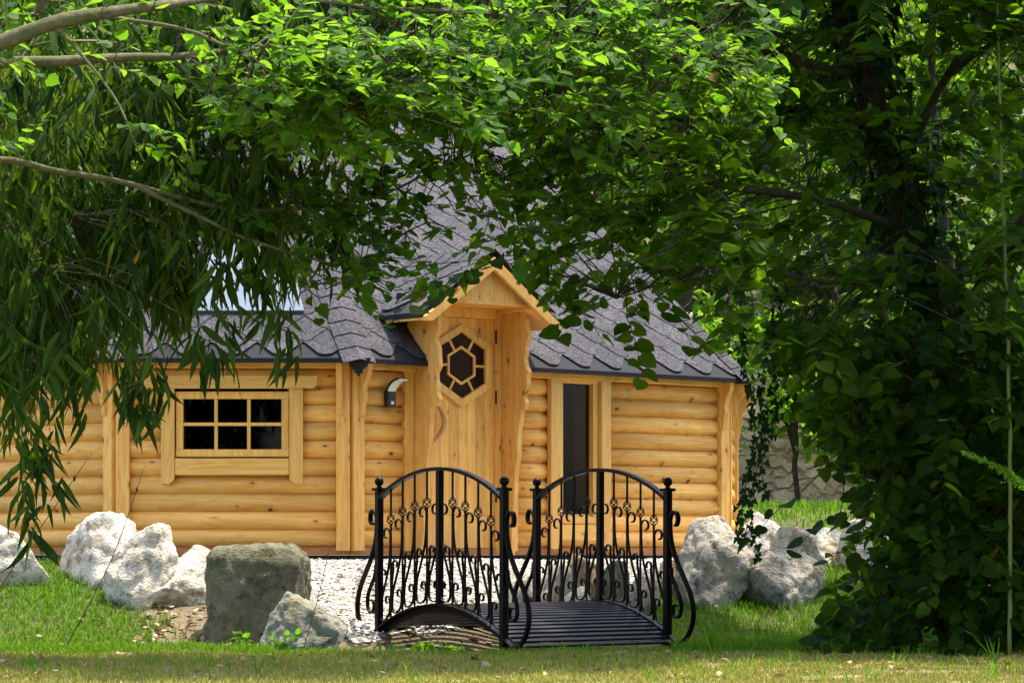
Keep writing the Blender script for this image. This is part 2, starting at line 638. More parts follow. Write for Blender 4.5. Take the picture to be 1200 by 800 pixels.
def groundmat():
    m, nt, out = mat('ground_soil_and_turf')
    g = G(nt)
    v = g.pos()
    n1 = g.noise(v, 1.3, 5, 0.6)
    n2 = g.noise(v, 14, 5, 0.7)
    n3 = g.noise(v, 70, 3, 0.7)
    soil = g.ramp(n2, [(0.3, (0.050, 0.036, 0.020)), (0.7, (0.17, 0.125, 0.070))])
    green = g.ramp(n2, [(0.3, (0.030, 0.060, 0.008)), (0.7, (0.085, 0.12, 0.018))])
    dry = g.ramp(n2, [(0.28, (0.12, 0.14, 0.03)), (0.7, (0.33, 0.29, 0.10))])
    sep = g.n('SeparateXYZ')
    g.l(v, sep.inputs[0])
    y = g.math('MULTIPLY_ADD', g.math('SUBTRACT', n1, 0.5), 1.2, sep.outputs[1])
    front = g.math('SUBTRACT', 1.0, g.ramp(g.math('MULTIPLY', g.math('SUBTRACT', y, 18.2), 0.7, clamp=True), [(0.3, 0.0), (0.8, 1.0)]))
    c = g.mix(g.ramp(n1, [(0.42, 0.0), (0.6, 1.0)]), green, soil)
    c = g.mix(front, c, g.mix(g.ramp(n1, [(0.4, 0.0), (0.65, 1.0)]), dry, soil))
    bx = g.math('MULTIPLY_ADD', g.math('SUBTRACT', n2, 0.5), 0.5, sep.outputs[0])
    bare = g.math('MULTIPLY', g.math('LESS_THAN', g.math('ABSOLUTE', g.math('ADD', bx, 1.3)), 1.15), g.math('GREATER_THAN', y, 19.7))
    c = g.mix(g.math('MULTIPLY', bare, 0.85), c, g.ramp(n3, [(0.3, (0.075, 0.055, 0.032)), (0.7, (0.24, 0.185, 0.11))]))
    # leaf mould where the bridge spans the ditch
    nrm = g.bump(g.math('ADD', n2, g.math('MULTIPLY', n3, 0.5)), 0.9, 0.03)
    g.l(g.bsdf(c, 0.95, nrm, 0.1).outputs[0], out.inputs[0])
    return m


xs = axis_steps(-4.2, 4.6, 0.09, -260, 260)
ys = axis_steps(13.5, 25.5, 0.09, -30, 420)
ground = grid_mesh('ground', xs, ys, ground_h, groundmat())
ground['kind'] = 'structure'
ground['label'] = 'uneven ground of dry turf and soil rising to the cabin'


def gravelmat():
    m, nt, out = mat('pale_gravel')
    g = G(nt)
    v = g.pos()
    vo = g.voro(v, 42.0)
    vo2 = g.voro(v, 75.0)
    n = g.noise(v, 2.6, 5, 0.7)
    sc = g.n('SeparateColor')
    g.l(vo.outputs['Color'], sc.inputs[0])
    c = g.ramp(sc.outputs[0], [(0.0, (0.20, 0.17, 0.13)), (0.5, (0.40, 0.365, 0.305)), (1.0, (0.58, 0.545, 0.48))])
    gap = g.ramp(vo.outputs['Distance'], [(0.35, 0.0), (0.75, 1.0)])
    c = g.mix(g.math('MULTIPLY', gap, 0.7), c, (0.12, 0.10, 0.075))
    c = g.mix(g.math('MULTIPLY', g.ramp(n, [(0.52, 0.0), (0.75, 1.0)]), 0.5), c, (0.42, 0.30, 0.16))
    h = g.math('ADD', g.math('SUBTRACT', 1.0, vo.outputs['Distance']), g.math('MULTIPLY', vo2.outputs['Distance'], -0.4))
    g.l(g.bsdf(c, 0.9, g.bump(h, 1.0, 0.02), 0.15).outputs[0], out.inputs[0])
    return m


GP = [(-1.75, 23.4), (-1.62, 21.9), (-1.35, 20.75), (-1.02, 20.42), (-0.78, 20.6), (-0.25, 21.05), (0.05, 21.75), (0.35, 22.25), (1.0, 22.7), (1.5, 23.3), (1.9, 24.5), (1.6, 26.0), (-1.0, 23.6)]


def inpoly(x, y, P):
    r = False
    j = len(P) - 1
    for i in range(len(P)):
        if (P[i][1] > y) != (P[j][1] > y) and x < (P[j][0] - P[i][0]) * (y - P[i][1]) / (P[j][1] - P[i][1]) + P[i][0]:
            r = not r
        j = i
    return r


def in_gravel(x, y):
    q = 0.14 * noise.noise(Vector((x * 3, y * 3, 9)))
    q2 = 0.14 * noise.noise(Vector((x * 3, y * 3, 19)))
    return inpoly(x + q, y + q2, GP)


gravel = grid_mesh('gravel_yard', list(np.arange(-2.0, 2.3, 0.03)), list(np.arange(20.2, 26.2, 0.03)),
                   lambda x, y: ground_h(x, y) + 0.008 + 0.01 * noise.noise(Vector((x * 14, y * 14, 2))), gravelmat(), in_gravel)
gravel['kind'] = 'structure'
gravel['label'] = 'pale gravel yard in front of the wooden cabin'


def scatter(n, x0, x1, y0, y1, ok):
    o = []
    while len(o) < n:
        x, y = rnd.uniform(x0, x1), rnd.uniform(y0, y1)
        if ok(x, y):
            o.append((x, y))
    return o


# loose pebbles on the gravel
pv, pl = [], []
octa = np.array([(1, 0, 0), (-1, 0, 0), (0, 1, 0), (0, -1, 0), (0, 0, 1), (0, 0, -1)], float)
of = [(0, 2, 4), (2, 1, 4), (1, 3, 4), (3, 0, 4), (2, 0, 5), (1, 2, 5), (3, 1, 5), (0, 3, 5)]
for (x, y) in scatter(5200, -1.7, 1.9, 20.3, 24.5, in_gravel):
    s = rnd.uniform(0.006, 0.017)
    a = rnd.uniform(0, 6.28)
    rot = np.array([[math.cos(a), -math.sin(a), 0], [math.sin(a), math.cos(a), 0], [0, 0, 1]])
    q = (octa * np.array([s * rnd.uniform(.8, 1.5), s, s * .7]) + rng.normal(0, s * .12, (6, 3))) @ rot.T
    b = len(pv)
    pv += [tuple(p + np.array([x, y, ground_h(x, y) + 0.012])) for p in q]
    for f in of:
        pl += [i + b for i in f]
pm, nt, out = mat('pebble_limestone')
g = G(nt)
g.l(g.bsdf(g.ramp(g.island(), [(0, (0.22, 0.19, 0.15)), (0.6, (0.52, 0.48, 0.42)), (1, (0.68, 0.65, 0.60))]), 0.85).outputs[0], out.inputs[0])
peb = array_mesh('pebbles', pv, pl, 3, pm)
tag(peb, 'loose pale pebbles strewn over the gravel yard', 'pebbles', kind='stuff')


# ------------------------------------------------------------------ grass
def grass(name, n, x0, x1, y0, y1, h0, h1, m, label, ok=lambda x, y: True, w=0.0045, patch=0.0):
    P = []
    while len(P) < n:
        x, y = rnd.uniform(x0, x1), rnd.uniform(y0, y1)
        if not ok(x, y):
            continue
        if patch and noise.noise(Vector((x * 2.3, y * 2.3, 5))) * 0.5 + 0.5 < rnd.random() * patch:
            continue
        P.append((x, y, ground_h(x, y) - 0.004))
    P = np.array(P)
    n = len(P)
    a = rng.uniform(0, 2 * np.pi, n)
    hh = rng.uniform(h0, h1, n) * rng.uniform(0.6, 1.0, n)
    lean = rng.uniform(0.1, 0.75, n) * hh
    la = rng.uniform(0, 2 * np.pi, n)
    sd = np.stack([np.cos(a), np.sin(a), np.zeros(n)], 1) * (w * rng.uniform(0.6, 1.3, n))[:, None]
    ln = np.stack([np.cos(la) * lean, np.sin(la) * lean, np.zeros(n)], 1)
    up = np.zeros((n, 3))
    up[:, 2] = hh
    v = np.stack([P - sd, P + sd, P + sd * .7 + ln * .3 + up * .6, P - sd * .7 + ln * .3 + up * .6, P + ln + up], 1)
    b = (np.arange(n) * 5)[:, None]
    # quad + tip quad collapsed into two triangles-equal faces: use three triangles
    tri = np.array([[0, 1, 2], [0, 2, 3], [3, 2, 4]]).reshape(-1)
    o = array_mesh(name, v.reshape(-1, 3), (b + tri).reshape(-1), 3, m)
    return tag(o, label, 'grass', kind='stuff')


def lawn_ok(x, y):
    return not in_gravel(x, y)


grass('lawn_grass', 17000, -4.0, -1.45, 19.0, 22.4, 0.03, 0.085, M['grass'], 'fresh green lawn in front of the pale rocks on the left',
      lambda x, y: lawn_ok(x, y) and not (x > -2.36 + 0.25 * noise.noise(Vector((x * 3, y * 3, 0))) and y > 19.95 + 0.3 * noise.noise(Vector((x * 3, y * 3, 7))) and rnd.random() < 0.93))
grass('lawn_grass', 26000, 1.0, 3.9, 19.15, 23.4, 0.035, 0.10, M['grass'], 'shaded green lawn between the bridge and the leafy tree', lawn_ok)
grass('lawn_grass', 9000, 1.9, 7.0, 25.0, 33.2, 0.05, 0.12, M['grass'], 'sunlit lawn behind the rocks below the old stone wall', w=0.008)
grass('dry_grass', 85000, -3.6, 3.6, 14.0, 19.5, 0.012, 0.045, M['drygrass'], 'short dry turf along the front of the garden', w=0.004, patch=0.9)
grass('bank_grass', 9000, -3.8, 3.8, 18.75, 19.6, 0.02, 0.065, M['grass'], 'darker green grass fringe along the ditch edge',
      lambda x, y: abs(y - 19.15 - 0.38 * noise.noise(Vector((x * 1.6, 0, 0)))) < 0.38)

grass('coarse_grass', 950, -3.4, 3.4, 14.6, 19.4, 0.05, 0.12, M['weed'], 'scattered longer grass tufts in the dry front turf', w=0.005, patch=1.35,
      ok=lambda x, y: noise.noise(Vector((x * 5, y * 5, 1))) > 0.22)

# ------------------------------------------------------------------ cabin
ANG = R(42)
V0 = Vector((-2.89, 23.0))
V1 = Vector((-1.19, 23.0))


def dirv(a):
    return Vector((math.cos(a), math.sin(a)))


LB, LS, LC = 3.93, 1.70, 1.80
V2 = V1 + dirv(ANG) * LB
V3 = V2 + dirv(2 * ANG) * LS
V4 = V3 + dirv(math.pi - ANG) * LC
V5 = V4 + dirv(math.pi) * (V1 - V0).length
V6 = V5 - dirv(ANG) * LB
V7 = V6 - dirv(2 * ANG) * LS
PL = [V0, V1, V2, V3, V4, V5, V6, V7]
Z0 = CZ                                   # cabin floor level
cabin = thing('log_cabin', 'honey coloured round-log grill cabin with grey shingle roof and gabled door', 'cabin', (V1.x, V1.y, Z0))
COFF = Vector((V1.x, V1.y, Z0))


def part(mb, name, m, frame=None, parent=cabin, bevel=0.0):
    """frame = (corner, angle): local x runs along the wall, -y looks outward"""
    c, a = frame
    o = mb.build(name, m, parent, None, a, bevel)
    if parent is cabin:
        o.location = (c.x - COFF.x, c.y - COFF.y, 0)
    else:
        o.rotation_euler[2] = 0
    return o


FA = (V0, 0.0)
FB = (V1, ANG)
FD = (V2, 2 * ANG)
FC = (V7, -math.atan2(V7.y - V0.y, V0.x - V7.x))
LOGH = 0.13


def log_profile():
    pts = [(0.06, 0.0), (0.004, 0.0)]
    for k in range(9):
        t = -1 + 2 * (k + 0.0) / 8
        pts.append((-0.037 * (1 - abs(t) ** 2.6), LOGH * 0.5 * (1 + t * 0.975)))
    pts += [(0.004, LOGH), (0.06, LOGH)]
    out = []
    for p in pts:
        if not out or (abs(p[0] - out[-1][0]) + abs(p[1] - out[-1][1])) > 1e-4:
            out.append(p)
    return out


PROF = log_profile()


def log_wall(frame, L, openings, name='log_wall'):
    mb = MB()
    for i in range(10):
        z = 0.06 + i * LOGH
        zm = z + LOGH / 2
        segs = [(0.0, L)]
        for (a, b, c, d) in openings:
            if c < zm < d:
                ns = []
                for s0, s1 in segs:
                    if b <= s0 or a >= s1:
                        ns.append((s0, s1))
                    else:
                        if a > s0:
                            ns.append((s0, a))
                        if b < s1:
                            ns.append((b, s1))
                segs = ns
        for s0, s1 in segs:
            n = len(PROF)
            j = rnd.uniform(-0.002, 0.002)
            vs = [(s0, p[0] + j, z + p[1]) for p in PROF] + [(s1, p[0] + j, z + p[1]) for p in PROF]
            fs = [tuple(range(n)), tuple(range(2 * n - 1, n - 1, -1))]
            o = len(mb.v)
            mb.add(vs, fs)
            fs2 = [(k, n + k, n + (k + 1) % n, (k + 1) % n) for k in range(n)]
            mb.f += [tuple(q + o for q in f) for f in fs2]
            mb.sm += [2 <= k < n - 3 for k in range(n)]
    w = part(mb, name, M['log'], frame)
    return w


DX0, DX1 = 0.63, 1.47                     # door opening on the front wall
log_wall(FA, (V1 - V0).length, [(0.41, 1.25, 0.70, 1.20)])
log_wall(FB, LB, [(0.50, LB + 1, -1, 3)])
log_wall(FB, LB, [(-1, 1.62, -1, 3), (2.05, 2.47, 0.27, 1.38)])
log_wall(FD, LS, [])
log_wall(FC, (V0 - V7).length, [])
for a, b in ((V3, V4), (V4, V5), (V5, V6), (V6, V7)):
    ang = math.atan2(b.y - a.y, b.x - a.x)
    log_wall((a, ang), (b - a).length, [])

# base beam, skirting, wall plate
for (frame, L) in ((FA, (V1 - V0).length), (FB, LB), (FD, LS), (FC, (V0 - V7).length)):
    segs = [(0.0, L)] if frame is not FB else [(0.0, 0.58), (1.52, L)]
    mb = MB()
    for a, b in segs:
        mb.box(a - 0.0, b, -0.020, 0.06, 0.0, 0.058)
    part(mb, 'base_beam', M['sill'], frame)
    mb = MB()
    mb.box(0.01, L - 0.01, 0.0, 0.06, -0.12, -0.002)
    part(mb, 'skirting', M['skirting'], frame)
    mb = MB()
    for a, b in segs:
        mb.box(a, b, -0.075, 0.05, 1.362, 1.425, ch=0.004)
    part(mb, 'wall_plate', M['boardx'], frame)


# corner boards and eave brackets
def bracket(frame, x, big=1.0):
    mb = MB()
    pts = [(-0.05, 1.40), (-0.05, 1.02), (-0.075, 1.02), (-0.085, 1.10), (-0.105, 1.16), (-0.095, 1.21), (-0.12 * big, 1.28), (-0.15 * big, 1.33), (-0.165 * big, 1.40)]
    mb.prism(pts, 'x', x - 0.022, x + 0.022)
    part(mb, 'eave_bracket', M['board'], frame, bevel=0.003)


for frame, L in ((FA, (V1 - V0).length), (FB, LB), (FD, LS), (FC, (V0 - V7).length)):
    for x0, x1, xb in ((-0.005, 0.095, 0.07), (L - 0.095, L + 0.005, L - 0.07)):
        mb = MB()
        mb.box(x0, x1, -0.062, 0.03, 0.03, 1.40, ch=0.004)
        part(mb, 'corner_post', M['board'], frame)
        bracket(frame, xb, 1.25 if frame is FD else 1.0)


# windows
def window(frame, gx0, gx1, gz0, gz1, cols, rows, trim, header):
    """header=(x0,x1); trim board width"""
    fw = 0.055
    mb = MB()
    x0, x1, z0, z1 = gx0 - fw, gx1 + fw, gz0 - fw, gz1 + fw
    mb.box(x0, x1, -0.045, 0.04, gz1, z1, ch=0.004)
    mb.box(x0, x1, -0.045, 0.04, z0, gz0, ch=0.004)
    mb.box(x0 + 0.002, gx0, -0.042, 0.04, gz0, gz1, ch=0.004)
    mb.box(gx1, x1 - 0.002, -0.042, 0.04, gz0, gz1, ch=0.004)
    w = part(mb, 'window', M['clear'], frame)
    mb = MB()
    for c in range(1, cols):
        x = gx0 + (gx1 - gx0) * c / cols
        mb.box(x - 0.012, x + 0.012, -0.034, 0.0, gz0 - 0.03, gz1 + 0.02, ch=0.003)
    for r_ in range(1, rows):
        z = gz0 + (gz1 - gz0) * r_ / rows
        mb.box(gx0, gx1, -0.030, 0.0, z - 0.012, z + 0.012, ch=0.003)
    if mb.v:
        part(mb, 'glazing_bar', M['clear'], frame, w)
    mb = MB()
    mb.box(gx0 - 0.005, gx1 + 0.005, 0.004, 0.010, gz0 - 0.005, gz1 + 0.005)
    part(mb, 'pane', M['glass'], frame, w)
    # inner reveal
    for a, b, c, d in ((gx0 - 0.03, gx0, gz0, gz1), (gx1, gx1 + 0.03, gz0, gz1)):
        mb = MB()
        mb.box(a, b, 0.042, 0.19, c, d)
        mb.box(a + 0.001, b - 0.001, 0.012, 0.042, c + 0.001, d - 0.001) if False else None
        part(mb, 'reveal', M['clear'], frame, w)
    # outer boards
    yb0, yb1 = -0.078, -0.030
    mb = MB()
    hx0, hx1 = header
    zt = z1 + 0.02
    n = 0.03
    mb.prism([(hx0, zt + n), (hx0 + n, zt), (hx1 - n, zt), (hx1, zt + n), (hx1, zt + 0.095), (hx0, zt + 0.095)], 'y', yb0 - 0.006, yb1)
    part(mb, 'header_board', M['clearx'], frame, w, bevel=0.003)
    mb = MB()
    zb = z0 - 0.20
    for sx0, sx1, inner in ((x0 - trim - 0.005, x0 - 0.005, 1), (x1 + 0.005, x1 + trim + 0.005, -1)):
        cut = 0.035
        if inner > 0:
            pts = [(sx0, zb), (sx1 - cut, zb), (sx1, zb + cut), (sx1, zt - 0.002), (sx0, zt - 0.002)]
        else:
            pts = [(sx0 + cut, zb), (sx1, zb), (sx1, zt - 0.002), (sx0, zt - 0.002), (sx0, zb + cut)]
        mb = MB()
        mb.prism(pts, 'y', yb0, yb1)
        part(mb, 'side_board', M['clear'], frame, w, bevel=0.003)
    mb = MB()
    mb.box(x0 - 0.003, x1 + 0.003, yb0 + 0.004, yb1, z0 - 0.135, z0 - 0.012, ch=0.006)
    part(mb, 'sill', M['clearx'], frame, w)
    return w


window(FA, 0.485, 1.205, 0.772, 1.140, 3, 2, 0.098, (0.144, 1.47))
window(FB, 2.10, 2.42, 0.30, 1.335, 1, 1, 0.10, (1.90, 2.62))

# near-black sheets painting the dimness of the room behind the panes
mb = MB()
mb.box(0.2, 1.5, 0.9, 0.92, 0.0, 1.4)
part(mb, 'dim_room_sheet', M['inside'], FA)
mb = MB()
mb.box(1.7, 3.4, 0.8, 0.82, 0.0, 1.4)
part(mb, 'dim_room_sheet', M['inside'], FB)

# ---- door
mb = MB()
nb = 8
for k in range(nb):
    a = DX0 + 0.06 + (DX1 - DX0 - 0.12) * k / nb
    b = DX0 + 0.06 + (DX1 - DX0 - 0.12) * (k + 1) / nb
    mb.box(a + 0.0008, b - 0.0008, -0.005, 0.035, 0.30, 1.79, ch=0.003)
mb.box(DX0 + 0.06, DX1 - 0.06, -0.010, 0.035, 0.05, 0.298, ch=0.004)
door = part(mb, 'door', M['board'], FB)
mb = MB()
mb.box(DX0, DX0 + 0.058, -0.025, 0.05, 0.0, 1.87, ch=0.003)
mb.box(DX1 - 0.058, DX1, -0.025, 0.05, 0.0, 1.87, ch=0.003)
mb.box(DX0 + 0.058, DX1 - 0.058, -0.025, 0.05, 1.792, 1.87, ch=0.003)
part(mb, 'door_frame', M['board'], FB, door)
mb = MB()
mb.box(DX0 + 0.058, DX1 - 0.058, -0.035, 0.05, 0.0, 0.048)
part(mb, 'threshold', M['sill'], FB, door)
HC = ((DX0 + DX1) / 2 + 0.02, 1.430)


def hexpts(r, sx=1.0):
    return [(HC[0] + r * sx * math.sin(R(60 * k)), HC[1] + r * math.cos(R(60 * k))) for k in range(6)]


def hexring(mb, r0, r1, y0, y1, sx=1.08):
    a, b = hexpts(r0, sx), hexpts(r1, sx)
    for k in range(6):
        k2 = (k + 1) % 6
        mb.prism([a[k], a[k2], b[k2], b[k]], 'y', y0, y1)


mb = MB()
mb.prism(hexpts(0.262, 1.08), 'y', -0.0085, -0.006)
pane = part(mb, 'pane', M['glassbrown'], FB, door)
mb = MB()
hexring(mb, 0.252, 0.315, -0.034, -0.004)
part(mb, 'window_frame', M['clear'], FB, door, bevel=0.003)
mb = MB()
hexring(mb, 0.128, 0.148, -0.024, -0.0075)
for k in range(6):
    a = R(30 + 60 * k)
    dx, dz = math.sin(a) * 1.08, math.cos(a)
    p0, p1 = 0.126, 0.222
    q = Vector((dz, -dx)).normalized() * 0.009
    pts = [(HC[0] + dx * p0 + q.x, HC[1] + dz * p0 + q.y), (HC[0] + dx * p1 + q.x, HC[1] + dz * p1 + q.y),
           (HC[0] + dx * p1 - q.x, HC[1] + dz * p1 - q.y), (HC[0] + dx * p0 - q.x, HC[1] + dz * p0 - q.y)]
    mb.prism(pts, 'y', -0.021, -0.0078)
part(mb, 'glazing_bar', M['clear'], FB, door)
# bent branch as door handle
mb = MB()
hp = []
for k in range(13):
    t = k / 12
    hp.append((0.80 + 0.075 * math.sin(t * math.pi) ** 0.8 - 0.03 * t, -0.03 - 0.035 * math.sin(t * math.pi), 1.135 - 0.29 * t))
mb.tube(hp, [0.012 + 0.008 * math.sin(k / 12 * math.pi) for k in range(13)], 8)
part(mb, 'handle', M['branchwood'], FB, door)
for z in (0.45, 1.2, 1.66):
    mb = MB()
    mb.box(DX1 - 0.064, DX1 - 0.052, -0.034, -0.024, z - 0.05, z + 0.05)
    part(mb, 'hinge', M['blackplastic'], FB, door)


# entrance cheeks with waney edges
def cheek(x0, x1, seed):
    rr = random.Random(seed)
    n = 16
    pts = [(0.04, 0.0), (-0.13, 0.0)]
    for k in range(1, n + 1):
        z = 1.10 * k / n
        pts.append((-0.13 - 0.11 * (k / n) ** 1.3 + 0.006 * math.sin(k * 1.3 + seed), z))
    pts.append((-0.290, 1.10))
    for k in range(1, n + 1):
        z = 1.10 + 0.77 * k / n
        pts.append((-0.30 - 0.018 * math.sin(k * 0.95 + seed) - 0.012 * math.sin(k * 2.3) - rr.uniform(0, 0.006), z))
    pts.append((0.04, 1.87))
    mb = MB()
    mb.prism(pts, 'x', x0, x1)
    return part(mb, 'entrance_cheek', M['board'], FB, bevel=0.004)


cheek(DX0 - 0.045, DX0 - 0.002, 1)
cheek(DX1 + 0.002, DX1 + 0.045, 3)
# posts where the logs stop beside the entrance
for a, b in ((DX0 - 0.135, DX0 - 0.047), (DX1 + 0.047, DX1 + 0.15)):
    mb = MB()
    mb.box(a, b, -0.050, 0.05, 0.03, 1.40, ch=0.004)
    part(mb, 'door_post', M['board'], FB)
# dark wall above the posts, inside the dormer
mb = MB()
mb.box(DX0 - 0.12, DX0 - 0.047, 0.052, 0.075, 1.36, 1.95)
mb.box(DX1 + 0.047, DX1 + 0.12, 0.052, 0.075, 1.36, 1.95)
mb.box(DX0, DX1, 0.052, 0.075, 1.86, 2.0)
part(mb, 'dormer_wall', M['bitumen'], FB)

# ---- roof
OV = 0.20
EZ = 1.43


def offset_poly(P, d):
    n = len(P)
    o = []
    for i in range(n):
        a, b, c = P[i - 1], P[i], P[(i + 1) % n]
        e1, e2 = (b - a).normalized(), (c - b).normalized()
        n1, n2 = Vector((e1.y, -e1.x)), Vector((e2.y, -e2.x))
        k = (n1 + n2)
        o.append(b + k * (d / (1 + n1.dot(n2))))
    return o


EV = offset_poly(PL, OV)
uB = dirv(ANG)
nB = Vector((-uB.y, uB.x))
halfw = ((V5 - V1).dot(nB)) / 2
mid = (V1 + V2 + V5 + V6) / 4
ridge_half = 1.18
RL = mid - uB * ridge_half
RR = mid + uB * ridge_half
RZ = 3.78
RL3 = Vector((RL.x, RL.y, RZ))
RR3 = Vector((RR.x, RR.y, RZ))


def e3(i):
    p = EV[i % 8]
    return Vector((p.x, p.y, EZ))


FACES = [(0, 1, [RL3]), (1, 2, [RR3, RL3]), (2, 3, [RR3]), (3, 4, [RR3]), (4, 5, [RR3]), (5, 6, [RL3, RR3]), (6, 7, [RL3]), (7, 8, [RL3])]
TABW, EXPO = 0.334, 0.142


def wave(x, ph):
    t = ((x / TABW + ph) % 1.0)
    u = abs(((t + 0.5) % 1.0) - 0.5)          # 0 at the tip of a tab, 0.5 at the notch
    v = (u - 0.135) / 0.365
    v = 0.5 * (v + math.sqrt(v * v + 0.012))   # rounded corner
    return min(1.0, v * 0.985)


def shingles(width, height, start=0.0, x0=0.0, step=0.024):
    """strips of tabs in a plane: x along the eave, y up the slope, z out; returns a bmesh"""
    bm = bmesh.new()
    rows = int(height / EXPO) + 2
    nx = max(4, int((width) / step))
    for r_ in range(rows):
        yb = start + r_ * EXPO
        ph = 0.5 * (r_ % 2) + 0.17
        top = yb + 2.15 * EXPO
        lo, hi, bt = [], [], []
        for i in range(nx + 1):
            x = x0 + width * i / nx
            w = wave(x, ph)
            y = yb + EXPO * 0.98 * w
            lo.append(bm.verts.new((x, y, 0.0155 - 0.004 * w)))
            bt.append(bm.verts.new((x, y, 0.004)))
            hi.append(bm.verts.new((x, top, 0.0035)))
        for i in range(nx):
            bm.faces.new((lo[i], lo[i + 1], hi[i + 1], hi[i]))
            bm.faces.new((bt[i], bt[i + 1], lo[i + 1], lo[i]))
    return bm


def clip(bm, co, no):
    bmesh.ops.bisect_plane(bm, geom=bm.verts[:] + bm.edges[:] + bm.faces[:], plane_co=co, plane_no=no, clear_outer=True)


def link_bm(bm, name, m, parent, mw):
    me = bpy.data.meshes.new(name)
    bm.to_mesh(me)
    bm.free()
    me.materials.append(m)
    o = bpy.data.objects.new(name, me)
    COL.objects.link(o)
    o.parent = parent
    o.matrix_local = Matrix.Translation(-parent_origin(parent)) @ mw if parent is cabin else mw
    return o


def parent_origin(p):
    return Vector((COFF.x, COFF.y, 0.0))


roof_under = MB()
roof_parts = []
roof = None


def plane_frame(a, b, c):
    ux = (b - a).normalized()
    nz = (b - a).cross(c - a).normalized()
    if nz.z < 0:
        nz = -nz
    uy = nz.cross(ux)
    return Matrix((ux.to_4d(), uy.to_4d(), nz.to_4d(), (a.x, a.y, a.z, 1))).transposed()


def fix4(mm):
    mm = mm.copy()
    mm[3][0] = mm[3][1] = mm[3][2] = 0.0
    mm[3][3] = 1.0
    return mm


# dark underlay deck of the whole roof (slab with thickness)
deckmb = MB()
for (i, j, tops) in FACES:
    a, b = e3(i), e3(j)
    poly = [a, b] + tops
    nz = (b - a).cross(tops[-1] - a).normalized()
    if nz.z < 0:
        nz = -nz
    cutme = (i == 1)
    if not cutme:
        dn = Vector((0, 0, -0.035))
        n = len(poly)
        vs = poly + [p + dn for p in poly]
        fs = [tuple(range(n)), tuple(range(2 * n - 1, n - 1, -1))] + [(k, n + k, n + (k + 1) % n, (k + 1) % n) for k in range(n)]
        deckmb.add([(p.x - COFF.x, p.y - COFF.y, p.z) for p in vs], fs)
    else:
        mw = fix4(plane_frame(a, b, tops[-1]))
        inv = mw.inverted()
        P2 = [inv @ p for p in poly]
        # opening for the entrance, in eave coordinates
        sx = (V1 - EV[1]).dot(uB)
        ox0, ox1 = sx + DX0 - 0.02, sx + DX1 + 0.02
        oy = 0.72
        L = P2[1].x

        def hipx_left(y):
            return P2[3].x * y / P2[3].y

        def hipx_right(y):
            return L + (P2[2].x - L) * y / P2[2].y
        yt = P2[2].y
        pieces = [[(0, 0), (ox0, 0), (ox0, oy), (hipx_left(oy), oy)], [(ox1, 0), (L, 0), (hipx_right(oy), oy), (ox1, oy)],
                  [(hipx_left(oy), oy), (ox0, oy), (ox1, oy), (hipx_right(oy), oy), (P2[2].x, yt), (P2[3].x, yt)]]
        for pc in pieces:
            top = [mw @ Vector((x, y, 0)) for x, y in pc]
            n = len(top)
            vs = top + [p + Vector((0, 0, -0.035)) for p in top]
            fs = [tuple(range(n)), tuple(range(2 * n - 1, n - 1, -1))] + [(k, n + k, n + (k + 1) % n, (k + 1) % n) for k in range(n)]
            deckmb.add([(p.x - COFF.x, p.y - COFF.y, p.z) for p in vs], fs)
roof = deckmb.build('roof', M['bitumen'], cabin)
for (i, j, tops) in FACES[:4] + FACES[6:]:
    a, b = e3(i), e3(j)
    mw = fix4(plane_frame(a, b, tops[-1]))
    inv = mw.inverted()
    P2 = [inv @ p for p in [a, b] + tops]
    L = P2[1].x
    h = max(p.y for p in P2)
    bm = shingles(L, h, 0.028)
    # clip along the hips and the ridge
    l0, l1 = P2[0], P2[-1]
    d = (l1 - l0)
    clip(bm, l0, Vector((-d.y, d.x, 0)))
    l0, l1 = P2[1], P2[2]
    d = (l1 - l0)
    clip(bm, l0, Vector((d.y, -d.x, 0)))
    clip(bm, Vector((0, h - 0.002, 0)), Vector((0, 1, 0)))
    if i == 1:
        # take the shingles out of the entrance opening
        for co, no in (((ox0, 0, 0), (1, 0, 0)), ((ox1, 0, 0), (1, 0, 0)), ((0, oy, 0), (0, 1, 0))):
            bmesh.ops.bisect_plane(bm, geom=bm.verts[:] + bm.edges[:] + bm.faces[:], plane_co=co, plane_no=no)
        kill = [f for f in bm.faces if ox0 < f.calc_center_median().x < ox1 and f.calc_center_median().y < oy]
        bmesh.ops.delete(bm, geom=kill, context='FACES')
    me = bpy.data.meshes.new('shingles')
    bm.to_mesh(me)
    bm.free()
    me.materials.append(M['shingle'])
    o = bpy.data.objects.new('shingles', me)
    COL.objects.link(o)
    o.parent = roof
    o.matrix_local = Matrix.Translation((-COFF.x, -COFF.y, 0)) @ mw

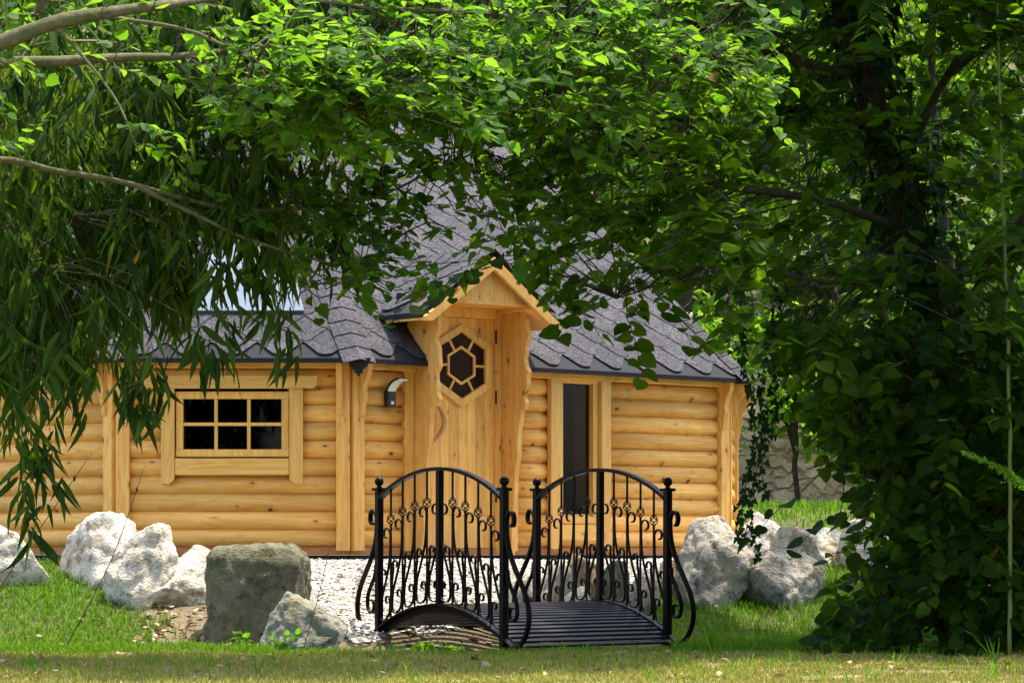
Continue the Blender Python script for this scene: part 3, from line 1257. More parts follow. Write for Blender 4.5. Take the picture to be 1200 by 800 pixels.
# hip and ridge caps: overlapping bent tabs
def caps(a, b, na, nb_, w=0.13, name='hip_cap', ext=0.0):
    """a (low) to b (high); na, nb_ = normals of the two planes"""
    ax = (b - a).normalized()
    L = (b - a).length
    mb = MB()
    s1 = na.cross(ax).normalized()
    s2 = ax.cross(nb_).normalized()
    up = (na + nb_).normalized()
    mid_ = (s1 + s2)
    if s1.dot(up) > 0:
        s1 = -s1
    if s2.dot(up) > 0:
        s2 = -s2
    t = -ext
    k = 0
    while t < L:
        t2 = min(L, t + 0.20)
        pts = []
        for tt, lift in ((t, 0.024), (t2, 0.014)):
            c = a + ax * tt + up * lift
            pts += [c + s1 * w - up * 0.0, c + up * 0.006, c + s2 * w]
        lo = [p - up * 0.010 for p in pts[:3]]
        mb.add(pts + lo, [(0, 1, 4, 3), (1, 2, 5, 4), (6, 7, 1, 0), (7, 8, 2, 1)])
        t += 0.145
        k += 1
    o = MB()
    o.v = [(p[0] - COFF.x, p[1] - COFF.y, p[2]) for p in mb.v]
    o.f, o.sm = mb.f, mb.sm
    return o.build(name, M['shingle'], roof, fix=False)


def fnorm(k):
    i, j, tops = FACES[k]
    n = (e3(j) - e3(i)).cross(tops[-1] - e3(i)).normalized()
    return n if n.z > 0 else -n


caps(e3(1), RL3, fnorm(0), fnorm(1), ext=0.04)
caps(e3(0), RL3, fnorm(7), fnorm(0), ext=0.02)
caps(e3(2), RR3, fnorm(1), fnorm(2), ext=0.02)
caps(e3(3), RR3, fnorm(2), fnorm(3))
caps(e3(7), RL3, fnorm(6), fnorm(7))
caps(RL3, RR3, fnorm(1), fnorm(5), 0.14, 'ridge_cap')
# torn bitumen tip hanging at the front corner
mb = MB()
tp = e3(1)
for k in range(9):
    x = tp.x - 0.075 + 0.15 * k / 8
    z = EZ - 0.02
    dl = 0.11 * (1 - abs(k - 4) / 4.3) + 0.012 * rnd.random()
    mb.box(x - 0.011 - COFF.x, x + 0.011 - COFF.x, tp.y - 0.012 - 0.002 * (k % 2) - COFF.y, tp.y + 0.004 - COFF.y, z - dl, z + 0.02)
mb.build('felt_tip', M['bitumen'], roof)

# pale skylight sheet on the left roof slope
mw = fix4(plane_frame(e3(0), e3(1), RL3))
sk = mw.inverted()
skx = -EV[0].x
mb = MB()
xl, xr = -2.50 + skx, -1.53 + skx
mb.prism([(xl, 0.47), (xr, 0.47), (xr - 0.16, 1.20), (xl + 0.30, 1.20)], 'z', 0.016, 0.034)
o = mb.build('skylight', M['skylight'], roof)
o.matrix_local = Matrix.Translation((-COFF.x, -COFF.y, 0)) @ mw

# ---- dormer over the door
DC = (DX0 + DX1) / 2 + 0.002
DH, DE, DR = 0.69, 1.775, 2.255          # half width, eave height, ridge height
YF, YB = -0.42, 1.0
dmb = MB()
sl = math.atan2(DR - DE, DH)
th = 0.035
for s in (-1, 1):
    pts = [(DC, DR), (DC + s * DH, DE), (DC + s * DH, DE - th), (DC, DR - th)]
    dmb.prism(pts, 'y', YF + 0.035, YB)
dormer = part(dmb, 'dormer_roof', M['bitumen'], FB)
slen = math.hypot(DH, DR - DE)
for s in (-1, 1):
    bm = shingles(YB - YF, slen, 0.05)
    clip(bm, Vector((0, slen - 0.002, 0)), Vector((0, 1, 0)))
    clip(bm, Vector((0.012, 0, 0)), Vector((-1, 0, 0)))
    me = bpy.data.meshes.new('shingles')
    if s < 0:   # left slope: local x runs from back to front
        a = Vector((DC - DH, YB, DE))
        ux = Vector((0, -1, 0))
        uy = Vector((math.cos(sl), 0, math.sin(sl)))
    else:
        a = Vector((DC + DH, YF, DE))
        ux = Vector((0, 1, 0))
        uy = Vector((-math.cos(sl), 0, math.sin(sl)))
    nz = ux.cross(uy)
    mm = Matrix(((ux.x, uy.x, nz.x, a.x), (ux.y, uy.y, nz.y, a.y), (ux.z, uy.z, nz.z, a.z + 0.003), (0, 0, 0, 1)))
    bm.to_mesh(me)
    bm.free()
    me.materials.append(M['shingle'])
    o = bpy.data.objects.new('shingles', me)
    COL.objects.link(o)
    o.parent = dormer
    o.matrix_local = mm
mb = MB()
k = 0
y = YF
while y < 0.75:
    pts = []
    for yy, lf in ((y, 0.022), (min(y + 0.2, 0.8), 0.012)):
        pts += [(DC - 0.115, yy, DR - 0.075 + lf), (DC, yy, DR + 0.008 + lf), (DC + 0.115, yy, DR - 0.075 + lf)]
    lo = [(p[0], p[1], p[2] - 0.01) for p in pts[:3]]
    mb.add(pts + lo, [(0, 1, 4, 3), (1, 2, 5, 4), (6, 7, 1, 0), (7, 8, 2, 1)])
    y += 0.145
part(mb, 'ridge_cap', M['shingle'], FB, dormer)
# barge boards
for s in (-1, 1):
    mb = MB()
    wdt = 0.078
    pts = [(DC, DR - th - 0.002), (DC + s * (DH - 0.01), DE - th + 0.004), (DC + s * (DH - 0.01), DE - th - 0.03), (DC + s * (DH - 0.085), DE - th - 0.03 + 0.004), (DC, DR - th - wdt * 1.25)]
    mb.prism(pts, 'y', YF, YF + 0.03)
    part(mb, 'barge_board', M['board'], FB, dormer, bevel=0.003)
# gable infill of upright boards
mb = MB()
gz0 = 1.872
nbd = 9
gx0_, gx1_ = DC - 0.50, DC + 0.50


def gtop(x):
    return DR - th - 0.01 - abs(x - DC) * (DR - DE) / DH


for k in range(nbd):
    a = gx0_ + (gx1_ - gx0_) * k / nbd + 0.001
    b = gx0_ + (gx1_ - gx0_) * (k + 1) / nbd - 0.001
    pts = [(a, gz0), (b, gz0)]
    if gtop(b) > gz0 + 0.002:
        pts.append((b, gtop(b)))
    if a < DC < b:
        pts.append((DC, gtop(DC)))
    if gtop(a) > gz0 + 0.002:
        pts.append((a, gtop(a)))
    if len(pts) >= 3:
        mb.prism(pts, 'y', YF + 0.075, YF + 0.095)
part(mb, 'gable_board', M['board'], FB, dormer)
# soffit boards and ceiling of the porch
mb = MB()
for s in (-1, 1):
    pts = [(DC + s * 0.40, gz0 - 0.002), (DC + s * (DH - 0.015), DE - th - 0.004), (DC + s * (DH - 0.015), DE - th - 0.022), (DC + s * 0.40, gz0 - 0.022)]
    mb.prism(pts, 'y', YF + 0.032, 0.04)
mb.box(DX0 - 0.05, DX1 + 0.05, YF + 0.07, 0.05, gz0 - 0.002, gz0 + 0.014)
part(mb, 'soffit', M['board'], FB, dormer)

# ---- wall lamp beside the door
lm = MB()
lamp_loc = V1 + dirv(ANG) * 0.335 - nB * 0.040
lamp = thing('wall_lamp', 'black outdoor wall lamp with curved white head left of the cabin door', 'lamp', (lamp_loc.x, lamp_loc.y, Z0 + 1.19), ANG)
mb = MB()
mb.box(-0.042, 0.042, -0.045, 0.0, -0.10, 0.02, ch=0.008)
mb.build('body', M['blackplastic'], lamp, bevel=0.006)
mb = MB()
arc = [Vector((0.0, -0.02 - 0.16 * math.sin(t) ** 1.0 * 0.9, 0.02 + 0.10 * (1 - math.cos(t)) ** 0.8 * 0.0 + 0.085 * math.sin(t * 0.95))) for t in [R(a) for a in range(0, 91, 9)]]
arc = [Vector((0, -0.022 - 0.15 * (1 - math.cos(R(a))), -0.01 + 0.115 * math.sin(R(a)))) for a in range(0, 91, 9)]
mb.bar(arc, 0.085, 0.012, (1, 0, 0))
mb.build('arm', M['blackplastic'], lamp)
mb = MB()
mb.bar([p + Vector((0, -0.010, -0.0085)) for p in arc[2:]], 0.074, 0.006, (1, 0, 0))
mb.build('diffuser', M['diffuser'], lamp)
mb = MB()
mb.tube([(0.0, -0.045, -0.068), (0.0, -0.058, -0.068)], [0.016, 0.010], 10)
mb.build('motion_sensor', M['diffuser'], lamp)

def poly_curve(pts, n=6):
    """Catmull-Rom through points"""
    pts = [Vector(p) for p in pts]
    P = [pts[0] * 2 - pts[1]] + pts + [pts[-1] * 2 - pts[-2]]
    out = []
    for i in range(1, len(P) - 2):
        for k in range(n):
            t = k / n
            a, b, c, d = P[i - 1], P[i], P[i + 1], P[i + 2]
            out.append(0.5 * ((2 * b) + (c - a) * t + (2 * a - 5 * b + 4 * c - d) * t * t + (3 * b - 3 * c + d - a) * t ** 3))
    out.append(pts[-1])
    return out


# ------------------------------------------------------------------ iron bridge
PHI = R(57)
wdir = Vector((-math.cos(PHI), math.sin(PHI)))      # walking direction, away from the viewer
adir = Vector((math.sin(PHI), math.cos(PHI)))       # across, to the right
LN = Vector((-0.05, 19.4))
BL, BW = 1.516, 1.243
ctr = LN + wdir * BL / 2 + adir * BW / 2
bridge = thing('garden_bridge', 'small arched black wrought iron footbridge with scrolled railings over a dry ditch', 'bridge', (ctr.x, ctr.y, CZ - 0.57), math.atan2(wdir.y, wdir.x))
bridge.rotation_euler = (R(-0.5), R(-1.0), math.atan2(wdir.y, wdir.x))
# local: x along the walk (away), y = left side (+) / right side (-) ; z up, 0 at the feet
HB = BL / 2
HALF = HB + 0.11
RISE = 0.235


def arch(x):
    return 0.012 + RISE * (1 - (x / HALF) ** 2)


def rail_z(x):
    return 0.925 + 0.20 * (1 - (x / HB) ** 2) ** 0.9 if abs(x) < HB else 0.925


def spiral(c, r0, a0, turns, sgn, n=16, r1=0.30):
    """curve winding inwards from angle a0"""
    out = []
    for k in range(n + 1):
        t = k / n
        r = r0 * (1 - t * (1 - r1))
        a = a0 + sgn * turns * 2 * math.pi * t
        out.append((c[0] + r * math.cos(a), c[1] + r * math.sin(a)))
    return out


def bez(p0, p1, p2, p3, n=10):
    o = []
    for k in range(n + 1):
        t = k / n
        o.append(tuple((1 - t) ** 3 * a + 3 * t * (1 - t) ** 2 * b + 3 * t * t * (1 - t) * c + t ** 3 * d for a, b, c, d in zip(p0, p1, p2, p3)))
    return o


def make_railing(side):
    y = side * BW / 2
    mb = MB()
    mb.bar([(x, y, rail_z(x)) for x in np.linspace(-HB + 0.01, HB - 0.01, 33)], 0.040, 0.022, (0, 1, 0))
    rail = mb.build('railing', M['iron'], bridge)
    pr = [(0.020, 0), (0.018, 0.008), (0.012, 0.013)] + [(0.031 * math.sin(R(a)), 0.042 - 0.031 * math.cos(R(a))) for a in (30, 50, 70, 90, 110, 130, 150, 165, 178)]
    for x in (-HB, HB):
        mb = MB()
        mb.box(x - 0.021, x + 0.021, y - 0.021, y + 0.021, 0.0, 1.0)
        mb.box(x - 0.036, x + 0.036, y - 0.036, y + 0.036, 0.985, 1.004)
        mb.lathe([(r_ * 0.98, z + 1.003) for r_, z in pr], (x, y, 0))
        mb.build('post', M['iron'], rail, bevel=0.0)
    mb = MB()
    mb.box(-0.019, 0.019, y - 0.019, y + 0.019, arch(0) + 0.02, rail_z(0) - 0.008)
    mb.build('centre_post', M['iron'], rail)
    xsb = [s * HB * q for s in (-1, 1) for q in (0.205, 0.405, 0.605, 0.80)]
    w2 = 0.0075
    for x in xsb:
        s = 1 if x > 0 else -1
        zb, zt = arch(x) + 0.022, rail_z(x) - 0.01
        zk = zb + 0.765 * (zt - zb)
        mb = MB()
        mb.tube([(x, y, zb), (x, y, zk - 0.030)], w2, 4)
        mb.tube([(x, y, zk + 0.030), (x, y, zt)], w2, 4)
        bl = mb.build('baluster', M['iron'], rail)
        # twisted basket
        mb = MB()
        for q in range(4):
            pts = []
            for k in range(9):
                t = k / 8
                a = q * math.pi / 2 + t * math.pi * 1.0
                rr = 0.024 * math.sin(math.pi * t) ** 0.8 + 0.003
                pts.append((x + rr * math.cos(a), y + rr * math.sin(a), zk - 0.033 + 0.066 * t))
            mb.tube(pts, 0.0042, 4)
        mb.lathe([(0.009, -0.006), (0.010, 0), (0.009, 0.006)], (x, y, zk + 0.033), 8)
        mb.lathe([(0.009, -0.006), (0.010, 0), (0.009, 0.006)], (x, y, zk - 0.033), 8)
        mb.build('basket', M['iron'], bl)
    # long S scrolls between the bars
    sp = HB * 0.2
    starts = [0.0, 0.205, 0.405, 0.605, 0.80]
    for s in (-1, 1):
        for q in starts:
            xa = s * HB * q
            xb = s * (HB * q + sp * 0.92)
            za, zb_ = arch(xa), arch(xb)
            zc = za + 0.615 - 0.06 * q
            up = spiral((xa + s * 0.042, zc), 0.034, math.pi if s > 0 else 0, -0.72 if s > 0 else 0.72, 1, 14, 0.35) if False else None
            # upper curl: leaves the bar, turns over outward and winds in
            curl = []
            for k in range(15):
                t = k / 14
                a = math.pi - t * 1.55 * math.pi
                r_ = 0.050 * (1 - 0.55 * t)
                curl.append((xa + s * (0.056 + r_ * math.cos(a)), zc + r_ * 0.95 * math.sin(a)))
            stem = bez((xa + s * 0.007, zc), (xa + s * 0.007, zc - 0.18), (xa + s * 0.02, zc - 0.22), (xb - s * 0.02, zb_ + 0.20), 12)
            down = bez((xb - s * 0.02, zb_ + 0.20), (xb - s * 0.002, zb_ + 0.10), (xb, zb_ + 0.035), (xa + s * sp * 0.5, (za + zb_) / 2 + 0.034), 10)
            back = bez((xa + s * sp * 0.5, (za + zb_) / 2 + 0.034), (xa + s * 0.02, za + 0.030), (xa + s * 0.004, za + 0.07), (xa + s * 0.012, za + 0.13), 8)
            end = []
            for k in range(11):
                t = k / 10
                a = math.pi - t * 1.5 * math.pi
                r_ = 0.032 * (1 - 0.5 * t)
                end.append((xa + s * (0.044 + r_ * math.cos(a)), za + 0.135 + r_ * 1.05 * math.sin(a)))
            path = curl[::-1] + stem[1:] + down[1:] + back[1:] + end[1:]
            mb = MB()
            mb.bar([(p[0], y, p[1]) for p in path], 0.014, 0.0085, (0, 1, 0))
            # small middle curl welded to the stem
            mc = []
            zc2 = za + 0.36 - 0.06 * q
            for k in range(12):
                t = k / 11
                a = -0.2 * math.pi + t * 1.45 * math.pi
                r_ = 0.034 * (1 - 0.5 * t)
                mc.append((xb - s * 0.050 + s * r_ * math.cos(a), zc2 + r_ * 1.05 * math.sin(a)))
            tail = bez((xb - s * 0.0, zc2 - 0.19), (xb - s * 0.0, zc2 - 0.12), (xb - s * 0.022, zc2 - 0.06), mc[0], 6)
            mb.bar([(p[0], y, p[1]) for p in tail[:-1] + mc], 0.014, 0.0085, (0, 1, 0))
            mb.build('scroll', M['iron'], rail)
    # bulging end brackets outside the posts
    for s in (-1, 1):
        xp = s * (HB + 0.021)
        top = []
        for k in range(15):
            t = k / 14
            a = math.pi - t * 1.45 * math.pi
            r_ = 0.052 * (1 - 0.5 * t)
            top.append((xp + s * (0.058 + r_ * math.cos(a)), 0.80 + r_ * 1.3 * math.sin(a)))
        prof_b = [(0.006, 0.80), (0.009, 0.72), (0.030, 0.635), (0.085, 0.535), (0.155, 0.44), (0.222, 0.345), (0.258, 0.25), (0.252, 0.155), (0.205, 0.075), (0.140, 0.03), (0.095, 0.03)]
        body = [(p.x, p.z) for p in poly_curve([(xp + s * u, 0, v) for u, v in prof_b], 4)]
        body2 = [body[-1]]
        mb = MB()
        mb.bar([(p[0], y, p[1]) for p in top[::-1] + body[1:] + body2[1:]], 0.030, 0.015, (0, 1, 0))
        inner = bez((xp + s * 0.115, 0.45), (xp + s * 0.06, 0.36), (xp + s * 0.12, 0.24), (xp + s * 0.035, 0.12), 10)
        inner = bez((xp + s * 0.055, 0.56), (xp + s * 0.015, 0.42), (xp + s * 0.07, 0.34), (xp + s * 0.085, 0.24), 8)
        ic = []
        for k in range(15):
            t = k / 14
            a = t * 1.6 * math.pi
            r_ = 0.055 * (1 - 0.6 * t)
            ic.append((xp + s * (0.075 + r_ * math.cos(a)), 0.235 + r_ * 1.2 * math.sin(-a)))
        lead = bez((xp + s * 0.02, 0.50), (xp + s * 0.01, 0.38), (xp + s * 0.135, 0.36), ic[0], 8)
        mb.bar([(p[0], y, p[1]) for p in lead[:-1] + ic], 0.024, 0.012, (0, 1, 0))
        mb.build('end_scroll', M['iron'], rail)
    return rail


make_railing(1)
make_railing(-1)
for side in (1, -1):
    mb = MB()
    y = side * (BW / 2 - 0.026)
    xsx = np.linspace(-HALF, HALF, 29)
    mb.bar([(x, y, arch(x) - 0.008) for x in xsx], 0.006, 0.060, (0, 1, 0))
    mb.bar([(x, side * (BW / 2), arch(x) + 0.012) for x in xsx], 0.045, 0.010, (0, 1, 0))
    mb.build('side_beam', M['iron'], bridge)
mb = MB()
mb.box(-0.02, 0.02, 0, 0, 0, 0) if False else None
nsl = 33
for k in range(nsl):
    x = -HALF + 0.02 + (2 * HALF - 0.04) * k / (nsl - 1)
    sl_ = math.atan(-2 * RISE * x / HALF ** 2)
    T = Matrix.Translation((x, 0, arch(x) + 0.004)) @ Matrix.Rotation(-sl_, 4, 'Y')
    smb = MB()
    smb.box(-0.0165, 0.0165, -BW / 2 + 0.030, BW / 2 - 0.030, -0.004, 0.011, T)
    if k == 0:
        deck = smb.build('deck', M['ironslat'], bridge)
        deckall = MB()
    deckall.add(smb.v, smb.f)
bpy.data.objects.remove(deck)
deck = deckall.build('deck', M['ironslat'], bridge, bevel=0.002)

# ------------------------------------------------------------------ rocks
def rock(px, top, bot, w, d, m, seed, label, name='rock', box=2.4, depth=None, skew=0.0, sub=5, cat='rock', peak=0.0, rough=1.0, planes=9):
    sc = d / F
    W, H = w * sc, (bot - top) * sc
    D = depth or W * 0.8
    rr = random.Random(seed)
    bm = bmesh.new()
    bmesh.ops.create_icosphere(bm, subdivisions=sub, radius=1.0)
    if m is M['greyrock'] and sub > 4:
        planes, rough = planes + 6, rough * 0.78
    if m is M['whiterock']:
        planes, rough = planes + 7, rough * 0.72
    cuts = []
    for k in range(planes):
        n = Vector((rr.gauss(0, 1), rr.gauss(0, 1), rr.gauss(0, 0.8))).normalized()
        cuts.append((n, rr.uniform(0.50, 0.84)))
    so = Vector((seed * 3.1, seed * 1.7, seed * 0.9))
    for v in bm.verts:
        p = v.co.copy()
        q = (abs(p.x) ** box + abs(p.y) ** box + abs(p.z) ** box) ** (1 / box)
        p /= q
        for n, c in cuts:
            e = p.dot(n) - c
            if e > 0:
                p -= n * e * 0.88
        v.co = p
    mx = [max(v.co[i] for v in bm.verts) for i in range(3)]
    mn = [min(v.co[i] for v in bm.verts) for i in range(3)]
    HH = H + 0.16
    for v in bm.verts:
        t = [(v.co[i] - mn[i]) / (mx[i] - mn[i]) for i in range(3)]
        taper = 1 - peak * t[2]
        p = Vector(((t[0] - 0.5) * W * taper + skew * W * (t[2] - 0.3), (t[1] - 0.5) * D * taper, t[2] * HH - 0.16))
        s = min(W, HH)
        q = p / s * 2.0 + so
        vd = noise.voronoi(q * 2.3 + noise.noise_vector(q * 2) * 0.35)[0]
        vd2 = noise.voronoi(q * 6.5 + noise.noise_vector(q * 5) * 0.2)[0]
        dsp = noise.fractal(q * 1.1, 0.8, 2.1, 6) * 0.034 - 0.075 * (1 - min(1, (vd[1] - vd[0]) * 2.2)) * (0.5 + 0.5 * noise.noise(q * 1.3)) + 0.02
        dsp -= 0.030 * max(0, 0.42 - vd2[0]) * (1 + noise.noise(q * 2.1))
        dsp += 0.016 * noise.noise(q * 8) + 0.010 * noise.noise(q * 17) + 0.006 * noise.noise(q * 33)
        nn = v.co.normalized()
        v.co = p + nn * dsp * s * rough
    me = bpy.data.meshes.new(name)
    bm.to_mesh(me)
    bm.free()
    me.polygons.foreach_set('use_smooth', [False if False else True] * len(me.polygons))
    me.materials.append(m)
    o = bpy.data.objects.new(name, me)
    COL.objects.link(o)
    base = at(px, bot, d)
    o.location = base
    return tag(o, label, cat)


WR, GR, MR, BR = M['whiterock'], M['greyrock'], M['mossrock'], M['brownrock']
rock(5, 614, 690, 140, 21.9, WR, 1, 'pale sunlit rock cut off by the left edge of the view', peak=0.35, depth=0.7, skew=-0.1)
rock(116, 598, 702, 132, 21.9, WR, 2, 'tallest pale white rock standing below the bamboo', peak=0.42, skew=0.10, depth=0.75)
rock(162, 612, 708, 112, 21.45, WR, 3, 'tilted pale rock with a notched top leaning on the tallest white rock', peak=0.40, skew=0.22, depth=0.6)
rock(216, 638, 716, 100, 21.4, WR, 4, 'low rounded pitted pale rock right beside the dark square boulder', box=2.8, depth=0.5, skew=-0.05, peak=0.2)
rock(305, 639, 755, 118, 20.55, MR, 15, 'big square dark mossy boulder left of the bridge', 'boulder', box=7.5, depth=0.62, cat='boulder', rough=1.0, planes=1, skew=-0.03)
rock(361, 694, 770, 132, 19.75, M['olivegrey'], 26, 'small grey pointed rock in front of the square boulder', peak=0.4, depth=0.45, planes=6)
rock(650, 655, 716, 44, 22.0, GR, 7, 'grey upright stone seen through the right railing near its far post', sub=4, depth=0.3)
rock(684, 648, 682, 42, 22.7, BR, 8, 'brown stone on top of the bank behind the right railing', sub=4, depth=0.3)
rock(712, 655, 718, 52, 22.1, MR, 9, 'olive green mossy stone in the middle behind the right railing', sub=4, depth=0.35, box=3.5)
rock(674, 684, 716, 36, 21.8, WR, 10, 'small pale stone at the foot of the bank behind the right railing', sub=4, depth=0.25)
rock(752, 672, 704, 46, 22.4, GR, 11, 'flat grey stone at the edge of the gravel behind the right railing', sub=4, depth=0.3)
rock(790, 655, 702, 34, 22.7, BR, 12, 'small brown stone beside the big grey rock behind the right railing', sub=4, depth=0.3)
rock(612, 665, 716, 40, 21.8, WR, 17, 'pale stone between the two railings at the far end of the bridge', sub=4, depth=0.3)
rock(842, 604, 702, 134, 22.6, GR, 43, 'big grey peaked rock at the right corner of the cabin', peak=0.55, skew=-0.04, depth=0.7, planes=5)
rock(897, 597, 676, 104, 24.2, WR, 14, 'sunlit white rock behind the hanging ivy', peak=0.4, depth=0.6)
rock(920, 644, 702, 134, 22.5, GR, 45, 'low grey rock in front of the sunlit white rocks', peak=0.4, depth=0.5, planes=5)
rock(960, 616, 694, 128, 23.6, WR, 16, 'long pale ochre rock sloping down to the leafy tree', peak=0.35, depth=0.5, skew=-0.15)
rock(1024, 606, 692, 104, 23.4, WR, 18, 'pale rock half hidden behind the leaves of the big tree', peak=0.35, depth=0.5)

# ------------------------------------------------------------------ trees
def limb(mb, pts, r0, r1, n=8, seg=6, wob=0.0):
    c = poly_curve(pts, seg)
    if wob:
        c = [p + noise.noise_vector(p * 3.1) * wob for p in c]
    m = len(c)
    mb.tube(c, [(r0 + (r1 - r0) * i / (m - 1)) * (1 + 0.12 * noise.noise(c[i] * 5)) for i in range(m)], n)
    return c


def rv(s=1.0):
    return Vector((rnd.gauss(0, s), rnd.gauss(0, s), rnd.gauss(0, s)))


def spray(mb, lv, base, d, length, n, size, face, flat=0.35, droop=0.25, twr=0.004):
    """a leafy twig: leaves alternate on both sides; face = mean leaf normal"""
    d = d.normalized()
    pts = []
    for k in range(5):
        t = k / 4
        pts.append(base + d * length * t + Vector((0, 0, -droop * length * t * t)))
    if mb is not None:
        mb.tube(pts, [twr * (1 - 0.6 * k / 4) for k in range(5)], 3, False)
    for k in range(n):
        t = (k + 0.6) / n
        p = base + d * length * t + Vector((0, 0, -droop * length * t * t))
        sd = d.cross(Vector((0, 0, 1)))
        if sd.length < 0.05:
            sd = Vector((1, 0, 0))
        sd.normalize()
        sgn = 1 if k % 2 else -1
        ld = (d * rnd.uniform(0.2, 0.8) + sd * sgn * rnd.uniform(0.5, 1.0) + Vector((0, 0, -rnd.uniform(0.0, 0.4) * (1.6 - face.normalized().z))) + rv(0.14)).normalized()
        nn = (face + rv(flat)).normalized()
        lv.add(p + ld * 0.02, ld, nn, size * rnd.uniform(0.6, 1.12))


# ---- big leafy tree on the right, ivy on its trunk
TB = Vector((2.86, 20.1, ground_h(2.86, 20.1) - 0.05))
hazel = thing('hazel_tree', 'big dark round-leaved tree spreading over the cabin from the right', 'tree', TB)


def rel(o, root):
    o.location = -root.location if o.parent is root else o.location
    return o


wood_mb = MB()
trunk_c = limb(wood_mb, [TB, at(1118, 560, 20.1), at(1088, 360, 20.2), at(1040, 180, 20.2), at(985, -20, 20.1), at(930, -260, 20.0), at(900, -520, 20.1)], 0.15, 0.05, 10, 7, 0.03)
limbs = [trunk_c]
for pts, r0, r1 in [
    ([at(1062, 270, 20.2), at(960, 235, 19.4), at(840, 215, 18.6), at(740, 170, 18.0), at(660, 120, 17.7), at(560, 50, 17.4), at(480, 20, 17.2)], 0.030, 0.007),
    ([at(1010, 90, 20.2), at(900, 60, 19.2), at(760, 10, 18.6), at(600, -30, 18.2), at(430, -10, 18.2), at(300, 40, 18.0)], 0.034, 0.006),
    ([at(1075, 320, 20.2), at(990, 330, 19.2), at(880, 320, 18.6), at(790, 330, 18.2), at(720, 350, 18.0)], 0.018, 0.004),
    ([at(1100, 420, 20.1), at(1050, 430, 19.4), at(1000, 460, 19.2), at(985, 540, 19.1)], 0.022, 0.005),
    ([at(1112, 500, 20.1), at(1085, 560, 19.5), at(1055, 630, 19.3), at(1045, 690, 19.2)], 0.022, 0.005),
    ([at(1118, 600, 20.1), at(1150, 620, 19.2), at(1190, 650, 18.9)], 0.02, 0.006),
    ([at(1095, 400, 20.1), at(1150, 330, 19.6), at(1210, 240, 19.4), at(1300, 140, 19.5)], 0.034, 0.012),
    ([at(1050, 200, 20.2), at(1110, 90, 19.8), at(1190, -30, 19.6), at(1290, -160, 19.7)], 0.036, 0.012),
    ([at(1000, 30, 20.1), at(960, -110, 20.4), at(930, -210, 20.8), at(960, -300, 21.2)], 0.04, 0.01),
    ([at(950, -180, 20.0), at(1060, -300, 20.6), at(1200, -380, 20.9)], 0.04, 0.01),
    ([at(1112, 520, 20.1), Vector((3.4, 19.6, 1.6)), Vector((4.0, 18.6, 2.2)), Vector((4.7, 17.6, 2.3))], 0.04, 0.008),
    ([at(1080, 340, 20.2), Vector((3.2, 19.4, 2.6)), Vector((3.7, 18.2, 3.3)), Vector((4.1, 16.6, 3.7))], 0.04, 0.008),
    ([Vector((3.4, 19.6, 1.6)), Vector((3.8, 18.2, 1.3)), Vector((3.9, 16.6, 1.2))], 0.025, 0.006),
    ([Vector((3.2, 19.4, 2.6)), Vector((4.2, 19.3, 3.3)), Vector((5.0, 19.5, 3.8))], 0.03, 0.006),
    ([at(950, -180, 20.0), Vector((3.0, 19.0, 5.2)), Vector((4.2, 18.4, 5.6))], 0.03, 0.006),
    ([at(930, -180, 20.0), at(1010, -230, 19.2), at(1110, -230, 18.6), at(1240, -200, 18.2)], 0.035, 0.008),  # unseen upper limbs from here, added to hold more shading leaves
    ([at(1010, 60, 20.1), at(1060, -60, 20.8), at(1140, -150, 21.4), at(1260, -210, 21.8)], 0.035, 0.008),
    ([at(985, -20, 20.1), at(1000, -120, 19.4), at(1050, -170, 18.8), at(1080, -200, 18.0)], 0.03, 0.007),
    ([at(1060, -60, 20.8), at(1020, -150, 21.6), at(980, -190, 22.2)], 0.025, 0.006),
    ([at(1110, 90, 19.8), at(1190, 40, 19.0), at(1290, 30, 18.4)], 0.025, 0.006),
    ([at(1070, 300, 20.2), at(1000, 260, 21.2), at(900, 200, 21.9), at(780, 170, 22.2)], 0.035, 0.008),
]:
    limbs.append(limb(wood_mb, pts, r0, r1, 6, 6, 0.02))
LIMBP = [p for c in limbs for p in c]


def nearest(p, pool):
    return min(pool, key=lambda q: (q - p).length_squared)


def interp(tab, x):
    if x <= tab[0][0]:
        return tab[0][1]
    for (a, b), (c, d) in zip(tab, tab[1:]):
        if x <= c:
            return b + (d - b) * (x - a) / (c - a)
    return tab[-1][1]


def joined_spray(wmb, lv, pool, p, d, length, n, size, face, flat=0.35, droop=0.25, reach=1.25):
    q = nearest(p, pool)
    gap = (p - q).length
    if gap > reach:
        p = q + (p - q) * (reach * rnd.uniform(0.35, 1.0) / gap)
        gap = (p - q).length
    if gap > 0.05:
        ofs = Vector((0, 0, 0.10 * gap)) + rv(0.05 * gap)
        cc = [q, q.lerp(p, .3) + ofs * .8 + rv(.02 * gap), q.lerp(p, .6) + ofs + rv(.02 * gap), p]
        wmb.tube(poly_curve(cc, 3), [0.006 - 0.0027 * k / 9 for k in range(10)], 3, False)
    spray(wmb, lv, p, d, length, n, size, face, flat, droop)


hz = Leaves(ROUND)
L1 = [(200, 95), (260, 160), (330, 170), (400, 172), (500, 182), (560, 215), (620, 275), (680, 325), (745, 375), (800, 320), (860, 360), (890, 380), (912, 420), (1300, 420)]
